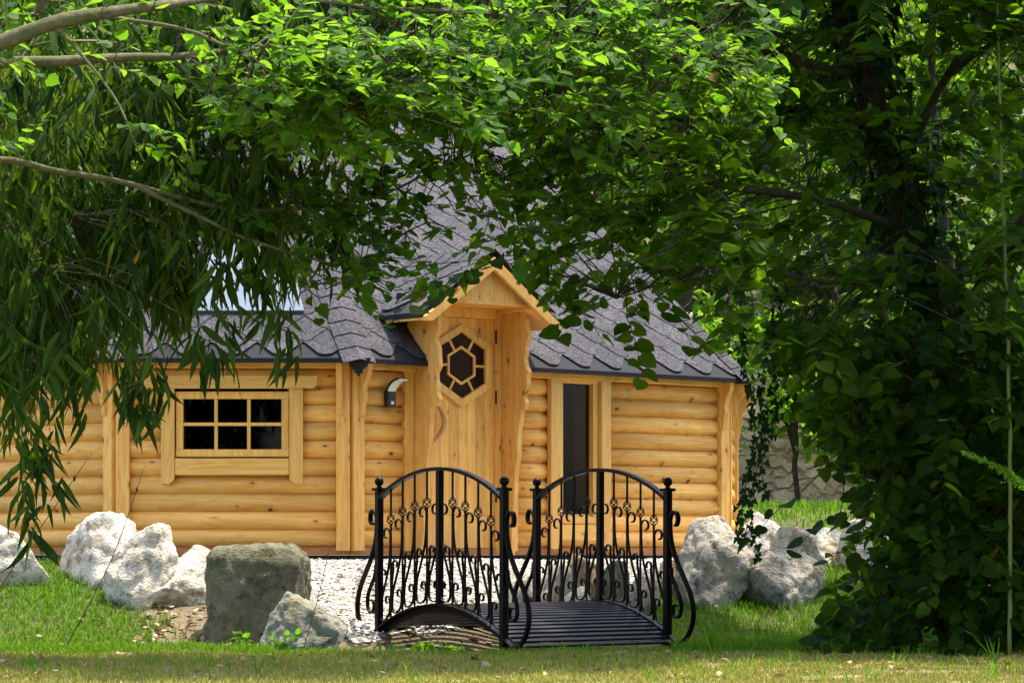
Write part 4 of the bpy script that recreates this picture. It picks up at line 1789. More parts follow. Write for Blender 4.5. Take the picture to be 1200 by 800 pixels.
# overhanging canopy
cnt = 0
while cnt < 860:
    px, py = rnd.uniform(210, 1260), rnd.uniform(-130, 400)
    lim = interp(L1, px)
    if py > lim:
        continue
    dens = 1.0
    if 300 < px < 590 and 105 < py < 215:
        dens = 0.62
    if px < 300:
        dens = 0.7
    if 800 < px < 880 and py > 300:
        dens = 0.5
    if 980 < px and 60 < py < 400:
        dens = 0.62
    if 560 < px < 640 and 110 < py < 180:
        dens = 0.6
    if rnd.random() > dens:
        continue
    d = rnd.uniform(17.0, 20.0) if px < 900 else rnd.uniform(18.2, 21.6)
    if px < 520:
        d = rnd.uniform(16.8, 18.8)
    p = at(px, py, d)
    dr = Vector((-0.7, -0.35, 0.05)) + rv(0.5)
    if px > 1080:
        dr.x = -dr.x * 0.6
    joined_spray(wood_mb, hz, LIMBP, p, dr, rnd.uniform(0.28, 0.5), rnd.randint(10, 15), 0.118 if px > 820 else 0.092,
                 Vector((0, -0.22, 1)), 0.30, 0.2)
    cnt += 1
# shade-giving part of the crown above the picture
cnt = 0
while cnt < 700:
    px, py, d = rnd.uniform(880, 1380), rnd.uniform(-420, -40), rnd.uniform(18.2, 23.0)
    if py < -420 + abs(px - 1080) * 0.6:
        continue
    joined_spray(wood_mb, hz, LIMBP, at(px, py, d), Vector((-0.4, -0.1, 0.1)) + rv(0.6), rnd.uniform(0.35, 0.55), rnd.randint(8, 12), 0.135, Vector((0, 0, 1)), 0.4, 0.25, 0.9)
    cnt += 1
cnt = 0
while cnt < 330:          # unseen side of the crown, right and towards the viewer, added to shade the tree
    p = Vector((rnd.uniform(3.0, 5.2), rnd.uniform(15.4, 20.5), rnd.uniform(0.6, 4.6)))
    if p.x / p.y * F < 640 or (p - Vector((3.6, 19.0, 2.4))).length > 3.6:
        continue
    joined_spray(wood_mb, hz, LIMBP, p, Vector((0.5, -0.6, 0)) + rv(.5), rnd.uniform(.35, .55), rnd.randint(8, 12), 0.135, Vector((0, -.3, 1)), .4, .25, 0.7)
    cnt += 1
# hanging skirt of leaves on the right
EDGE = [(370, 905), (420, 942), (470, 972), (520, 990), (560, 1008), (600, 1022), (640, 1032), (680, 990), (715, 975), (745, 995), (765, 1020)]
cnt = 0
while cnt < 640:
    px, py = rnd.uniform(860, 1250), rnd.uniform(370, 765)
    e = interp(EDGE, py) + rnd.uniform(0, 40)
    if px < e:
        continue
    d = rnd.uniform(18.7, 20.4)
    p = at(px, py, d)
    if p.z < ground_h(p.x, p.y) + 0.05:
        continue
    dr = Vector((-0.5 if px < 1110 else 0.3, -0.7, -0.35)) + rv(0.4)
    joined_spray(wood_mb, hz, LIMBP, p, dr, rnd.uniform(0.22, 0.42), rnd.randint(8, 12), rnd.uniform(0.085, 0.118), Vector((0.0, -0.6, 0.8)), 0.48, 0.4)
    cnt += 1
# single sprigs hanging in front of the roof
for px, py, d, dx, n in ((590, 300, 18.2, -0.8, 9), (560, 318, 18.2, -1, 9), (640, 320, 18.0, 0.3, 7), (700, 335, 18.1, -0.4, 9), (735, 372, 18.1, 0.1, 10),
                         (770, 345, 18.2, 0.3, 8), (520, 325, 18.0, -0.7, 6), (470, 285, 17.6, -0.8, 8), (440, 320, 17.5, -0.8, 7), (410, 300, 17.4, -0.6, 7), (600, 270, 18.2, 0.2, 9), (650, 345, 18.1, 0.6, 5),
                         (930, 585, 19.0, -0.6, 4), (985, 600, 18.9, -0.8, 5)):
    joined_spray(wood_mb, hz, LIMBP, at(px, py, d), Vector((dx, -0.3, -0.25)), 0.34, n, 0.115, Vector((0, -0.6, 0.8)), 0.35, 0.5)
wo = wood_mb.build('trunk', M['bark'], hazel, fix=False)
rel(wo, hazel)
cr = hz.build('crown', M['leaf'], hazel)
rel(cr, hazel)

# ivy over the trunk (its own plant)
ivy = thing('trunk_ivy', 'dark ivy climbing thickly over the leaning trunk of the big tree', 'ivy', TB)
iv = Leaves(IVY)
im = MB()
for k in range(3):
    c = [p + Vector((0.15 * math.cos(i * .25 + k * 2.1), 0.15 * math.sin(i * .25 + k * 2.1), 0)) for i, p in enumerate(trunk_c[:34])]
    im.tube(c, 0.010, 5)
for i in range(2600):
    p = trunk_c[rnd.randrange(0, 36)]
    a = rnd.uniform(0, 6.28)
    o = Vector((math.cos(a), math.sin(a), 0))
    r_ = abs(rnd.gauss(0.20, 0.07))
    iv.add(p + o * r_ + Vector((0, 0, rnd.uniform(-.12, .12))), o * 0.6 + Vector((0, 0, -0.8)) + rv(.3), o + Vector((0, 0, .5)) + rv(.3), rnd.uniform(0.06, 0.10))
rel(im.build('stem', M['twig'], ivy, fix=False), ivy)
rel(iv.build('foliage', M['ivy'], ivy), ivy)


# hanging ivy strands at the cabin corner
def hanging_vine(px, y0, y1, d, n, label, sz=0.042):
    top = at(px, y0, d)
    t = thing('ivy_strand', label, 'ivy', at(px, y1, d), group='ivy strands hanging by the cabin corner')
    c = []
    for k in range(15):
        q = k / 14
        c.append(at(px + 9 * math.sin(q * 5 + px) + 4 * math.sin(q * 13), y0 + (y1 - y0) * q, d + 0.05 * math.sin(q * 7)))
    mb = MB()
    mb.tube([nearest(top, LIMBP), (nearest(top, LIMBP) + top) / 2 + Vector((0, 0, .05))] + c, 0.004, 4, False)
    lv = Leaves(IVY)
    for k in range(n):
        i = rnd.random() * 13.99
        p = c[int(i)].lerp(c[int(i) + 1], i % 1)
        o = Vector((rnd.uniform(-1, 1), rnd.uniform(-1, .4), rnd.uniform(-.4, .2)))
        lv.add(p + o * rnd.uniform(0, .042), o * .5 + Vector((0, 0, -1)) + rv(.3), Vector((o.x * .6, -1, .4)) + rv(.4), sz * rnd.uniform(.6, 1.2))
    rel(mb.build('stem', M['twig'], t, fix=False), t)
    rel(lv.build('foliage', M['ivy'], t), t)


hanging_vine(872, 300, 640, 19.0, 150, 'long ivy strand hanging just right of the cabin roof corner')
hanging_vine(893, 320, 655, 19.1, 130, 'longest ivy strand, hanging over the sunlit white rock')
hanging_vine(905, 330, 585, 19.2, 70, 'shorter ivy strand hanging closest to the big tree')

# ---- tree on the left reaching in with three mossy boughs
LTB = Vector((-4.3, 15.6, ground_h(-4.3, 15.6) - 0.05))
lt = thing('maple_tree', 'maple with mossy pale boughs reaching in from the left edge', 'tree', LTB)
mb = MB()
lim2 = [limb(mb, [LTB, Vector((-4.25, 15.6, 1.8)), Vector((-4.15, 15.65, 3.4)), Vector((-4.2, 15.7, 5.2))], 0.17, 0.07, 10, 6, 0.03)]
for pts, r0, r1 in [
    ([Vector((-4.17, 15.62, 2.9)), at(-140, 95, 15.4), at(0, 50, 15.3), at(90, 22, 15.3), at(180, 8, 15.5), at(290, -12, 16.2), at(420, -60, 16.5)], 0.054, 0.013),
    ([at(58, 30, 15.85), at(48, 6, 15.85), at(30, -60, 15.8)], 0.026, 0.014),
    ([Vector((-4.17, 15.62, 2.6)), at(-120, 90, 15.9), at(0, 76, 16.1), at(100, 70, 16.3), at(200, 66, 16.5), at(290, 60, 16.7), at(350, 70, 16.9), at(420, 100, 17.0)], 0.040, 0.007),
    ([Vector((-4.2, 15.6, 2.3)), at(-110, 200, 15.9), at(0, 188, 16.2), at(70, 200, 16.4), at(160, 215, 16.6), at(240, 240, 16.8), at(330, 246, 16.9), at(430, 234, 17.0), at(500, 205, 17.1), at(562, 178, 17.2)], 0.023, 0.004),
    ([at(290, -12, 16.2), at(430, 10, 16.4), at(560, 15, 16.6), at(700, 40, 16.8), at(830, 70, 17.0)], 0.016, 0.004),
    ([at(430, 10, 16.4), at(540, 70, 16.5), at(640, 110, 16.7)], 0.009, 0.003),
    ([at(160, 215, 16.6), at(250, 262, 16.7), at(330, 292, 16.8), at(420, 318, 16.9)], 0.014, 0.004),
    ([at(330, 246, 16.9), at(380, 262, 17.0), at(470, 276, 17.1)], 0.008, 0.003),
    ([at(60, 25, 15.85), at(130, 110, 15.6), at(170, 190, 15.5)], 0.010, 0.003),
    ([at(120, 18, 15.9), at(230, 40, 15.7), at(330, 90, 15.6), at(400, 130, 15.6)], 0.012, 0.004),
]:
    lim2.append(limb(mb, pts, r0, r1, 7, 6, 0.015))
L2P = [p for c in lim2[1:] for p in c]
tw = MB()
ml = Leaves(MAPLE)
for i in range(330):
    c = rnd.choice(lim2[1:])
    p0 = c[rnd.randrange(3, len(c))]
    px, = [600 + p0.x / p0.y * F]
    if 600 + p0.x / p0.y * F < 340 and HY - (p0.z - CZ) / p0.y * F > 140 and rnd.random() < 0.72:
        continue
    if 600 + p0.x / p0.y * F < 260 and HY - (p0.z - CZ) / p0.y * F <= 140 and rnd.random() < 0.62:
        continue
    dr = Vector((0.8, -0.3, 0.15)) + rv(0.55)
    p = p0 + rv(0.10)
    joined_spray(tw, ml, L2P, p, dr, rnd.uniform(0.18, 0.36), rnd.randint(7, 11), 0.076, Vector((0, -0.25, 1)), 0.32, 0.2)
# the bright patch in the sun
for i in range(230):
    px, py = rnd.gauss(385, 78), rnd.gauss(105, 32)
    if py > 175 + (px - 250) * 0.1:
        continue
    joined_spray(tw, ml, L2P, at(px, py, rnd.uniform(15.3, 16.9)), Vector((0.4, -0.5, 0.1)) + rv(0.5), rnd.uniform(0.18, 0.34), rnd.randint(8, 12), 0.080, Vector((0, -0.25, 1)), 0.32, 0.2)
for i in range(210):  # lighter leaf colour paints sunlit leaves along the top
    px, py = rnd.uniform(470, 900), rnd.gauss(70, 50)
    if py > 190 - abs(px - 690) * 0.25:
        continue
    joined_spray(tw, ml, L2P, at(px, py, rnd.uniform(15.9, 17.3)), Vector((0.5, -0.5, 0.05)) + rv(0.5), rnd.uniform(0.18, 0.34), rnd.randint(7, 11), 0.078, Vector((0, -0.25, 1)), 0.32, 0.2, 0.75)
for i in range(44):
    px, py = rnd.uniform(330, 640), rnd.uniform(190, 262)
    joined_spray(tw, ml, L2P, at(px, py + 12 * math.sin(px), rnd.uniform(16.8, 17.4)), Vector((0.6, -0.4, -0.1)) + rv(0.5), rnd.uniform(0.15, 0.3), rnd.randint(5, 9), 0.085, Vector((0, -0.25, 1)), 0.32, 0.2)
rel(mb.build('trunk', M['barklight'], lt, fix=False), lt)
rel(tw.build('twigs', M['twig'], lt, fix=False), lt)
rel(ml.build('crown', M['leafbright'], lt), lt)

# ---- bamboo hanging in from the left
BB = Vector((-3.75, 17.6, ground_h(-3.75, 17.6) - 0.05))
bam = thing('bamboo', 'tall arching bamboo clump with long drooping leaves on the left', 'bamboo', BB)
mb = MB()
bl = Leaves(BLADE)
culms = []
BEDGE = [(-80, 640), (0, 560), (40, 600), (70, 560), (110, 470), (150, 450), (200, 430), (260, 415), (330, 415), (370, 395), (402, 350), (420, 300)]
for k, (tx, ty, td) in enumerate([(60, 200, 17.2), (150, 120, 17.4), (230, 150, 17.6), (300, 190, 17.8), (350, 230, 18.0), (100, 60, 18.2), (200, 40, 18.4), (20, 260, 17.0), (270, 110, 18.0), (320, 60, 18.6), (-40, 150, 17.4)]):
    b = BB + Vector((rnd.uniform(-.35, .35), rnd.uniform(-.5, .5), 0))
    b.z = ground_h(b.x, b.y) - 0.03
    tip = at(tx, ty, td)
    c = limb(mb, [b, b + Vector((0.12, 0, 1.7)), b.lerp(tip, .42) + Vector((0, 0, 2.2 - 0.1 * k)), b.lerp(tip, .75) + Vector((0, 0, 1.25)), tip + Vector((-.1, 0, .25)), tip + Vector((0.12, 0, -0.25))], 0.013, 0.003, 6, 7)
    culms.append(c)
CP = [p for c in culms for p in c[10:]]
bt = MB()


def bamboo_tuft(p, n, L):
    hd = rnd.uniform(0, 6.28)
    for j in range(n):
        a = hd + rnd.uniform(-1.4, 1.4)
        dr = Vector((math.cos(a) * rnd.uniform(.15, 1.15), math.sin(a) * rnd.uniform(.15, 1.0), -1)) + rv(.18)
        nn = Vector((-math.cos(a), -math.sin(a) - 0.2, .5)) * -1 + rv(.5)
        bl.add(p + rv(.03), dr, nn, L * rnd.uniform(.6, 1.15))


cnt = 0
while cnt < 760:
    px, py = rnd.uniform(-120, 415), rnd.uniform(-60, 600)
    lim = interp(BEDGE, px)
    py2 = py + rnd.uniform(0, 25)
    if py2 > lim - (82 if px > 90 else 70):
        continue
    dens = 1.0
    if py > 420:
        dens = 0.16 if px < 80 else 0.10
    if px > 330:
        dens = 0.4
    if py < 60:
        dens = 0.5
    if rnd.random() > dens:
        continue
    d = rnd.uniform(16.7, 18.9)
    p = at(px, py, d)
    q = nearest(p, CP)
    q2 = (p + q) / 2 + Vector((0, 0, .12 * (p - q).length))
    bt.tube([q, q2, p], [0.0035, 0.0028, 0.002], 3, False)
    # a drooping branchlet with several tufts
    e = p + Vector((rnd.uniform(-.06, .12), rnd.uniform(-.08, .05), -rnd.uniform(.10, .22)))
    bt.tube([p, p.lerp(e, .5) + Vector((.015, 0, 0)), e], 0.0018, 3, False)
    for t in (0.1, 0.55, 1.0):
        bamboo_tuft(p.lerp(e, t), rnd.randint(3, 5), 0.215)
    cnt += 1
# stray long sprays below the mass
for (px, y0, y1, d, n) in ((30, 470, 640, 16.8, 15), (60, 440, 580, 16.9, 12), (85, 400, 480, 17.0, 9), (20, 400, 560, 16.9, 12), (185, 400, 470, 16.6, 10), (145, 415, 465, 16.6, 9), (165, 430, 480, 16.6, 9), (335, 350, 425, 17.0, 9), (270, 350, 425, 16.9, 8), (240, 380, 430, 16.9, 8)):
    top = at(px - 8, y0, d)
    q = nearest(top, CP)
    pts = [q, (q + top) / 2 + Vector((0, 0, .1)), top] + [at(px - 8 + 14 * k / 5, y0 + (y1 - y0) * k / 5, d) for k in range(1, 6)]
    bt.tube(pts, 0.0022, 3, False)
    for k in range(n):
        t = k / (n - 1)
        bamboo_tuft(at(px - 8 + 14 * t, y0 + (y1 - y0) * t, d), rnd.randint(2, 3), 0.225)
rel(mb.build('culms', M['culm'], bam, fix=False), bam)
rel(bt.build('branchlets', M['twig'], bam, fix=False), bam)
rel(bl.build('foliage', M['bamboo'], bam), bam)


# ---- slim stems between the trees on the right
def sapling(pts, r0, r1, m, label, nleaf, d0, leafm='leaf', size=0.11):
    b = pts[0]
    t = thing('sapling', label, 'sapling', b)
    mb = MB()
    c = limb(mb, pts, r0, r1, 7, 7, 0.012)
    lv = Leaves(ROUND)
    for i in range(nleaf):
        p = c[rnd.randrange(len(c) // 4, len(c))]
        spray(mb, lv, p, Vector((rnd.uniform(-1, 1), rnd.uniform(-1, .3), .2)), rnd.uniform(.2, .45), rnd.randint(5, 9), size, Vector((0, -.4, 1)), .4, .3)
    rel(mb.build('trunk', m, t, fix=False), t)
    rel(lv.build('crown', M[leafm], t), t)


def gp(px, d, dz=-0.04):
    x = (px - 600) / F * d
    return Vector((x, d, ground_h(x, d) + dz))


M['greenstem'] = plain('green_stem', (0.13, 0.16, 0.035), 0.5)
sapling([gp(1183, 18.6), at(1184, 560, 18.6), at(1180, 400, 18.6), at(1174, 200, 18.6), at(1170, 40, 18.6), at(1160, -150, 18.6)], 0.014, 0.008, M['greenstem'], 'thin bright green upright stem near the right edge', 10, 18.6)
sapling([gp(1050, 24), at(1040, 420, 24), at(1020, 240, 24), at(985, 60, 24), at(960, -160, 24)], 0.05, 0.02, M['bark'], 'slender dark sapling behind the big tree, leaning left', 34, 24, 'farleaf2', 0.12)
sapling([gp(1150, 23), at(1128, 420, 23), at(1105, 260, 23.2), at(1092, 60, 23.4), at(1100, -160, 23.4)], 0.055, 0.02, M['bark'], 'dark upright sapling just right of the leaning trunk', 34, 23, 'farleaf2', 0.12)
sapling([gp(1020, 25), at(1005, 430, 25), at(965, 300, 25), at(940, 120, 25), at(945, -100, 25)], 0.028, 0.015, M['bark'], 'thin sapling standing behind the rocks at the right', 16, 25, 'farleaf', 0.11)

# fern frond poking in at the right edge
FERNLEAF = leaf_tpl([(0, 0), (0.1, 0.22), (0.4, 0.24), (0.75, 0.14), (1, 0)], 0.3, 0.3)
NARROW = leaf_tpl([(0, 0), (0.12, 0.020), (0.42, 0.026), (0.75, 0.016), (1, 0)], 0.5, 0.35)
fern = thing('fern', 'bright green fern frond reaching in from the right edge', 'fern', gp(1250, 17.6))
mb = MB()
lv = Leaves(FERNLEAF)
for (a, b, c) in (((1235, 610), (1185, 556), (1130, 530)), ((1245, 640), (1275, 560), (1300, 540))):
    cc = poly_curve([gp(1250, 17.6), at(*a, 17.6), at(*b, 17.5), at(*c, 17.4)], 8)
    mb.tube(cc, 0.003, 4)
    for i in range(6, len(cc)):
        for q in range(3):
            p = cc[i].lerp(cc[min(i + 1, len(cc) - 1)], q / 3)
            t = (i / len(cc))
            for s in (-1, 1):
                lv.add(p, Vector((-.6, -.35 * s, .55 * s)) + rv(.2), Vector((0.2, -.8, .6)) + rv(.2), 0.075 * (1.25 - t))
rel(mb.build('stem', M['greenstem'], fern, fix=False), fern)
rel(lv.build('frond', M['weed'], fern), fern)

# ------------------------------------------------------------------ background
def stonewallmat():
    m, nt, out = mat('old_rubble_wall')
    g = G(nt)
    v = g.pos()
    mp = g.n('Mapping')
    g.l(v, mp.inputs[0])
    mp.inputs['Scale'].default_value = (1.0, 1.0, 1.9)
    wob = g.n('TexNoise')
    wob.inputs['Scale'].default_value = 3.0
    wob.inputs['Detail'].default_value = 4
    g.l(v, wob.inputs['Vector'])
    va = g.n('VectorMath', operation='MULTIPLY_ADD')
    g.l(wob.outputs['Color'], va.inputs[0])
    va.inputs[1].default_value = (0.35, 0.35, 0.35)
    g.l(v, va.inputs[2])
    g.l(va.outputs[0], mp.inputs[0])
    vo = g.voro(mp.outputs[0], 3.4)
    ve = g.voro(mp.outputs[0], 3.4, 'DISTANCE_TO_EDGE')
    n = g.noise(v, 2.0, 6, 0.65)
    n2 = g.noise(v, 22, 5, 0.7)
    c = g.ramp(n2, [(0.3, (0.40, 0.31, 0.18)), (0.7, (0.60, 0.49, 0.32))])
    sc = g.n('SeparateColor')
    g.l(vo.outputs['Color'], sc.inputs[0])
    c = g.mix(g.math('MULTIPLY', sc.outputs[0], 0.4), c, (0.22, 0.17, 0.11))
    joint = g.math('SUBTRACT', 1.0, g.ramp(ve.outputs['Distance'], [(0.0, 0.0), (0.10, 1.0)]))
    c = g.mix(g.math('MULTIPLY', g.math('MULTIPLY', joint, 0.55), g.ramp(g.noise(v, 1.1, 4), [(0.42, 0.0), (0.6, 1.0)])), c, (0.14, 0.105, 0.06))
    c = g.mix(g.math('MULTIPLY', g.ramp(n, [(0.56, 0.0), (0.68, 1.0)]), 0.6), c, (0.08, 0.09, 0.03))
    h = g.math('ADD', g.ramp(ve.outputs['Distance'], [(0.0, 0.0), (0.15, 1.0)]), g.math('MULTIPLY', n2, 0.5))
    g.l(g.bsdf(c, 0.92, g.bump(h, 1.0, 0.06), 0.1).outputs[0], out.inputs[0])
    return m


mb = MB()
nx, nz = 120, 16
vs = []
for j in range(nz + 1):
    for i in range(nx + 1):
        x = -15 + 32 * i / nx
        z = CZ + 0.1 + 2.45 * j / nz
        q = Vector((x * 1.3, z * 1.6, 0))
        y = 34.2 + 0.22 * (j / nz) - 0.16 * noise.fractal(q, 0.9, 2, 4) - 0.05 * noise.noise(q * 5)
        if j == nz:
            z += 0.18 * noise.noise(Vector((x * 0.8, 0, 4)))
        vs.append((x, y, z))
for i in range(nx + 1):
    x = -15 + 32 * i / nx
    vs.append((x, 35.0, vs[nz * (nx + 1) + i][2] + 0.03))
for i in range(nx + 1):
    x = -15 + 32 * i / nx
    vs.append((x, 35.0, CZ + 0.1))
fs = [(j * (nx + 1) + i, j * (nx + 1) + i + 1, (j + 1) * (nx + 1) + i + 1, (j + 1) * (nx + 1) + i) for j in range(nz + 2) for i in range(nx)]
mb.add(vs, fs, True)
wl = mb.build('stone_wall', stonewallmat())
tag(wl, 'old beige rubble stone wall behind the cabin and the trees', 'wall')


def leafcloud(lv, c, rad, n, size, up=0.8):
    """leaf clumps through an ellipsoid"""
    k = max(4, n // 55)
    cl = []
    while len(cl) < k:
        u = Vector((rnd.uniform(-1, 1), rnd.uniform(-1, 1), rnd.uniform(-1, 1)))
        if 0.15 < u.length < 1:
            cl.append(Vector((c.x + u.x * rad[0], c.y + u.y * rad[1], c.z + u.z * rad[2])))
    per = n // k
    P, D, N, S = [], [], [], []
    for q in cl:
        s = rnd.uniform(.22, .5) * min(rad)
        A = rng.normal(0, 1, (per, 3)) * np.array([s, s, s * .55]) + np.array(q)
        P.append(A)
    P = np.concatenate(P)
    m = len(P)
    D = rng.normal(0, 1, (m, 3)) + np.array([0, 0, -.4])
    N = rng.normal(0, .55, (m, 3)) + np.array([0, -.3, up])
    S = size * rng.uniform(.6, 1.2, m)
    lv.extend(P, D, N, S)


def bgtree(x, y, h, rad, n, m, label, size=0.13, base=None, lean=0.0, cat='tree', name='tree', group='trees behind the stone wall'):
    b = Vector((x, y, ground_h(x, y) - 0.05))
    t = thing(name, label, cat, b, group=group)
    mb = MB()
    top = Vector((x + lean, y, b.z + h))
    c = limb(mb, [b, b.lerp(top, .35) + Vector((lean * .2, 0, 0)), b.lerp(top, .7), top], (0.055 if name == 'tree' else 0.024) * h ** .6, 0.02, 8, 6, .05)
    cz = b.z + h * .62 if base is None else base
    ctr_ = Vector((x + lean * .7, y, cz))
    for k in range(9):
        a = rnd.uniform(0, 6.28)
        p0 = c[rnd.randrange(len(c) // 3, len(c))]
        e = ctr_ + Vector((math.cos(a) * rad[0] * .8, math.sin(a) * rad[1] * .8, rnd.uniform(-.5, .8) * rad[2]))
        limb(mb, [p0, p0.lerp(e, .5) + Vector((0, 0, .2)), e], 0.035, 0.01, 5, 4, .04)
    lv = Leaves(FAR)
    leafcloud(lv, ctr_, rad, n, size)
    rel(mb.build('trunk', M['bark'], t, fix=False), t)
    rel(lv.build('crown', M[m], t), t)


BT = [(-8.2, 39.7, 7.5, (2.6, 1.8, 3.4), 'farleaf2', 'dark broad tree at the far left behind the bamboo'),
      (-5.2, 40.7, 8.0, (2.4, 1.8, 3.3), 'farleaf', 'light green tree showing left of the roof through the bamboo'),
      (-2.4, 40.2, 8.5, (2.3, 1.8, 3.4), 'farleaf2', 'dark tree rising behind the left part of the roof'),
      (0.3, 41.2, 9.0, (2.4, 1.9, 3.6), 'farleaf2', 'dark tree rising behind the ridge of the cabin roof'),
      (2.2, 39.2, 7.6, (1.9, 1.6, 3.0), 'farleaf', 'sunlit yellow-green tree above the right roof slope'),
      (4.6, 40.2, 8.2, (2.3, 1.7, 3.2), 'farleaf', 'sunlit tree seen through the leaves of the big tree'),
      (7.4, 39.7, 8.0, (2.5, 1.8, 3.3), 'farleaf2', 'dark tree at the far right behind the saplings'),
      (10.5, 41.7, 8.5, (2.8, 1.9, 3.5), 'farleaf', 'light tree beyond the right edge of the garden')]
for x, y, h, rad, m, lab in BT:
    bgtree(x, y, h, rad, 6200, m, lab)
# creepers and bushes against the wall
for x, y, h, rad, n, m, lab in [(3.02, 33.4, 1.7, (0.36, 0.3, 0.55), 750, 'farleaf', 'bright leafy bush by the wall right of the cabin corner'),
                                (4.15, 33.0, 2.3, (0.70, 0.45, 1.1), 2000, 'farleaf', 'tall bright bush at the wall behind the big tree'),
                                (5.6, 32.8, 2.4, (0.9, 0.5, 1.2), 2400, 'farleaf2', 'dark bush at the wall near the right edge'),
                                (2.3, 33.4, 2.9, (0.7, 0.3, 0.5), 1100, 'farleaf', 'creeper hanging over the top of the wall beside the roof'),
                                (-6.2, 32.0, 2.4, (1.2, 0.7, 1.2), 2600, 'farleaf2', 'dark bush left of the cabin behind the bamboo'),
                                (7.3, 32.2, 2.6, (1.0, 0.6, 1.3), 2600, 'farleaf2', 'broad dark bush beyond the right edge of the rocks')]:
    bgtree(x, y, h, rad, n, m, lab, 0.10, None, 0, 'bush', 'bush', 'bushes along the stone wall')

# far wooded slope, one mass
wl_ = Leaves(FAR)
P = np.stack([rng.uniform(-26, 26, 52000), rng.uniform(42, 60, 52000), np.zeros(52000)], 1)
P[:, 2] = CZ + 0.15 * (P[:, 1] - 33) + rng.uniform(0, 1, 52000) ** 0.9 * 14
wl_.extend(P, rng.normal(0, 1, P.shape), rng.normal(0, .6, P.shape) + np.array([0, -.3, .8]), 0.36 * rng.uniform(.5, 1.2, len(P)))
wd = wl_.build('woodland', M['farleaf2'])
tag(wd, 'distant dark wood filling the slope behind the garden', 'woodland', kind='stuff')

# ------------------------------------------------------------------ small plants, stalks, litter
def stalk(p0, p1, label, r_=0.004, bend=0.05):
    c = poly_curve([p0, p0.lerp(p1, .5) + Vector((bend, 0, 0)), p1], 8)
    t = thing('dry_stalk', label, 'dry stalk', p0, group='dry stalks leaning over the left lawn')
    mb = MB()
    mb.tube(c, [r_ * (1 - .5 * i / (len(c) - 1)) for i in range(len(c))], 5)
    rel(mb.build('stem', M['stalk'], t, fix=False), t)
    mb = MB()
    mb.lathe([(0.002, -0.02), (0.008, -.005), (.008, .006), (0.002, .02)], c[-3], 7)
    rel(mb.build('seed_head', M['stalk'], t, fix=False), t)


stalk(gp(70, 19.4), at(170, 545, 19.6), 'longest dry stalk, leaning right across the white rocks')
stalk(gp(-60, 18.6), at(108, 530, 18.8), 'dry stalk slanting in from the left edge over the cabin wall', 0.004, 0.0)
stalk(gp(352, 19.4), at(388, 634, 19.5), 'short dry stalk beside the small grey pointed rock', 0.003, 0.01)


def weed(px, d, h, n, label, kind='leafy'):
    b = gp(px, d, -0.01)
    t = thing('weed', label, 'weed', b)
    mb = MB()
    lv = Leaves(NARROW if kind == 'grass' else FAR)
    if kind == 'grass':
        for k in range(n):
            lv.add(b + Vector((rnd.uniform(-.02, .02), rnd.uniform(-.02, .02), 0)), Vector((rnd.gauss(0, .4), rnd.gauss(0, .3), 1)), Vector((rnd.gauss(0, .4), -1, .2)), h * rnd.uniform(.6, 1.1))
        mb.tube([b, b + Vector((0.005, 0, h * .4))], 0.002, 4)
    else:
        for k in range(max(1, n // 8)):
            e = b + Vector((rnd.gauss(0, .06), rnd.gauss(0, .04), h * rnd.uniform(.7, 1.1)))
            mb.tube([b, b.lerp(e, .5), e], 0.0025, 4)
            for j in range(8):
                p = b.lerp(e, .2 + .8 * j / 7)
                lv.add(p, Vector((rnd.uniform(-1, 1), rnd.uniform(-1, .4), rnd.uniform(.1, .9))), Vector((0, -.5, 1)) + rv(.3), rnd.uniform(.035, .07))
    rel(mb.build('stem', M['greenstem'], t, fix=False), t)
    rel(lv.build('foliage', M['weed'], t), t)


weed(492, 19.5, .13, 24, 'leafy weed under the left railing')
weed(527, 19.45, .09, 32, 'broad-leaved weed at the ditch edge under the left railing')
weed(330, 19.3, .16, 24, 'bright weed growing between the two rocks left of the bridge')
weed(285, 20.0, .12, 16, 'small weed at the foot of the square boulder')
weed(835, 19.2, .26, 10, 'tall thin grass weed right of the bridge', 'grass')
weed(690, 18.9, .08, 14, 'low grass tuft in front of the bridge deck', 'grass')
weed(437, 17.8, .10, 5, 'bright young shoot in the dry turf left of the bridge', 'grass')
weed(1165, 17.2, .17, 7, 'tall pale weed in the dry turf at the right edge', 'grass')
weed(1085, 18.6, .16, 30, 'leafy weed at the foot of the big tree')
weed(775, 18.4, .09, 8, 'small grass tuft in the turf at the right end of the bridge', 'grass')
weed(110, 18.2, .08, 10, 'grass tuft in the dry turf below the left lawn', 'grass')

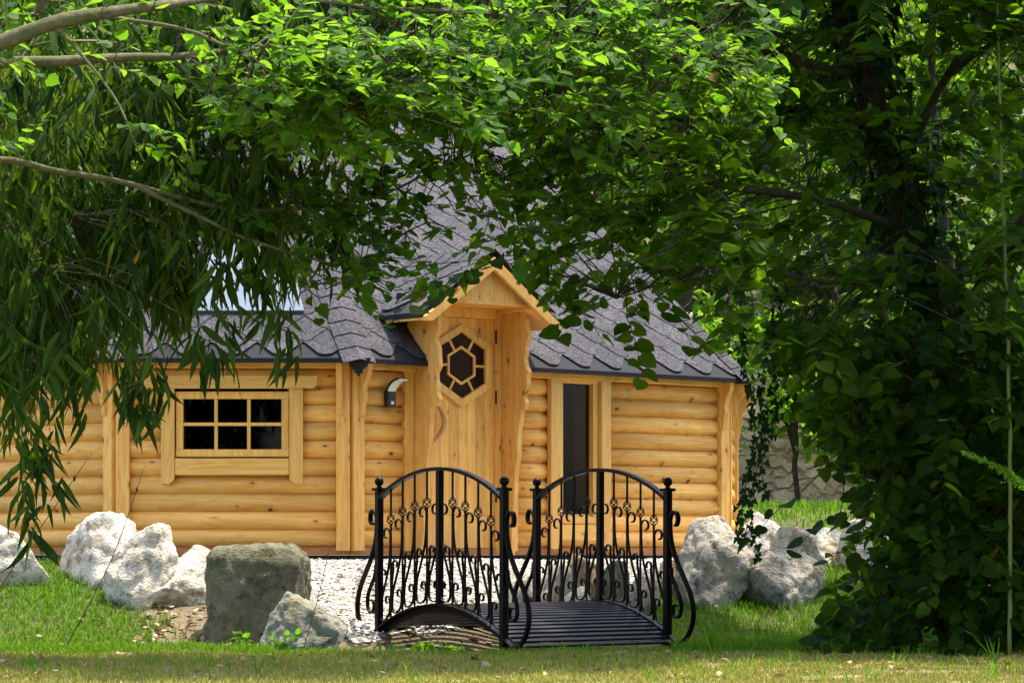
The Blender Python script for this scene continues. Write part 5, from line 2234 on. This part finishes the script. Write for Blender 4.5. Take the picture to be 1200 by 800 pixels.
lv = Leaves(FAR)
for (x0, x1, y0, y1, n) in ((-3.2, 3.4, 15.0, 19.4, 240), (-2.45, -1.2, 19.9, 21.2, 330), (-0.9, 0.6, 19.7, 20.8, 330), (-1.5, 0.6, 20.8, 22.8, 190), (-3.2, -1.8, 19.3, 21, 60), (1.2, 3.2, 19.4, 22, 50)):
    for i in range(n):
        x, y = rnd.uniform(x0, x1), rnd.uniform(y0, y1)
        a = rnd.uniform(0, 6.28)
        lv.add(Vector((x, y, ground_h(x, y) + 0.02)), Vector((math.cos(a), math.sin(a), rnd.uniform(-.1, .35))), Vector((rnd.gauss(0, .3), rnd.gauss(0, .3), 1)), rnd.uniform(.025, .065))
fl = lv.build('fallen_leaves', M['litter'])
tag(fl, 'dry fallen leaves scattered over turf, ditch and gravel', 'fallen leaves', kind='stuff')

# ------------------------------------------------------------------ light, sky, camera
SUN = Vector((0.22, 0.14, 0.96)).normalized()
w = bpy.data.worlds.new('World')
SC.world = w
w.use_nodes = True
nt = w.node_tree
bg = nt.nodes['Background']
sky = nt.nodes.new('ShaderNodeTexSky')
sky.sky_type = 'NISHITA'
sky.sun_disc = False
sky.ozone_density = 0.3
sky.dust_density = 2.5
sky.air_density = 0.8
sky.sun_elevation = math.asin(SUN.z)
sky.sun_rotation = math.atan2(SUN.x, SUN.y)
nt.links.new(sky.outputs[0], bg.inputs[0])
bg.inputs[1].default_value = 0.15
ld = bpy.data.lights.new('sun', 'SUN')
ld.energy = 2.35
ld.angle = R(1.0)
ld.color = (1.0, 0.95, 0.86)
lo = bpy.data.objects.new('sun', ld)
COL.objects.link(lo)
lo.location = (0, 20, 20)
lo.rotation_euler = SUN.to_track_quat('Z', 'Y').to_euler()

cam = bpy.data.cameras.new('camera')
cam.sensor_width = 36.0
cam.lens = F / 1200 * 36
cam.shift_y = (HY - 400) / 1200
cam.clip_start = 0.1
cam.clip_end = 1500
co = bpy.data.objects.new('camera', cam)
COL.objects.link(co)
co.location = (0, 0, CZ)
co.rotation_euler = (R(90), 0, 0)
SC.camera = co

vs_ = SC.view_settings
vs_.view_transform = 'Standard'
vs_.look = 'None'
vs_.exposure = 2.2
vs_.gamma = 1
try:
    SC.cycles.use_denoising = True
    SC.cycles.denoiser = 'OPENIMAGEDENOISE'
except Exception:
    pass
SC.cycles.max_bounces = 6
SC.cycles.diffuse_bounces = 3
SC.cycles.transparent_max_bounces = 12
SC.cycles.sample_clamp_indirect = 8
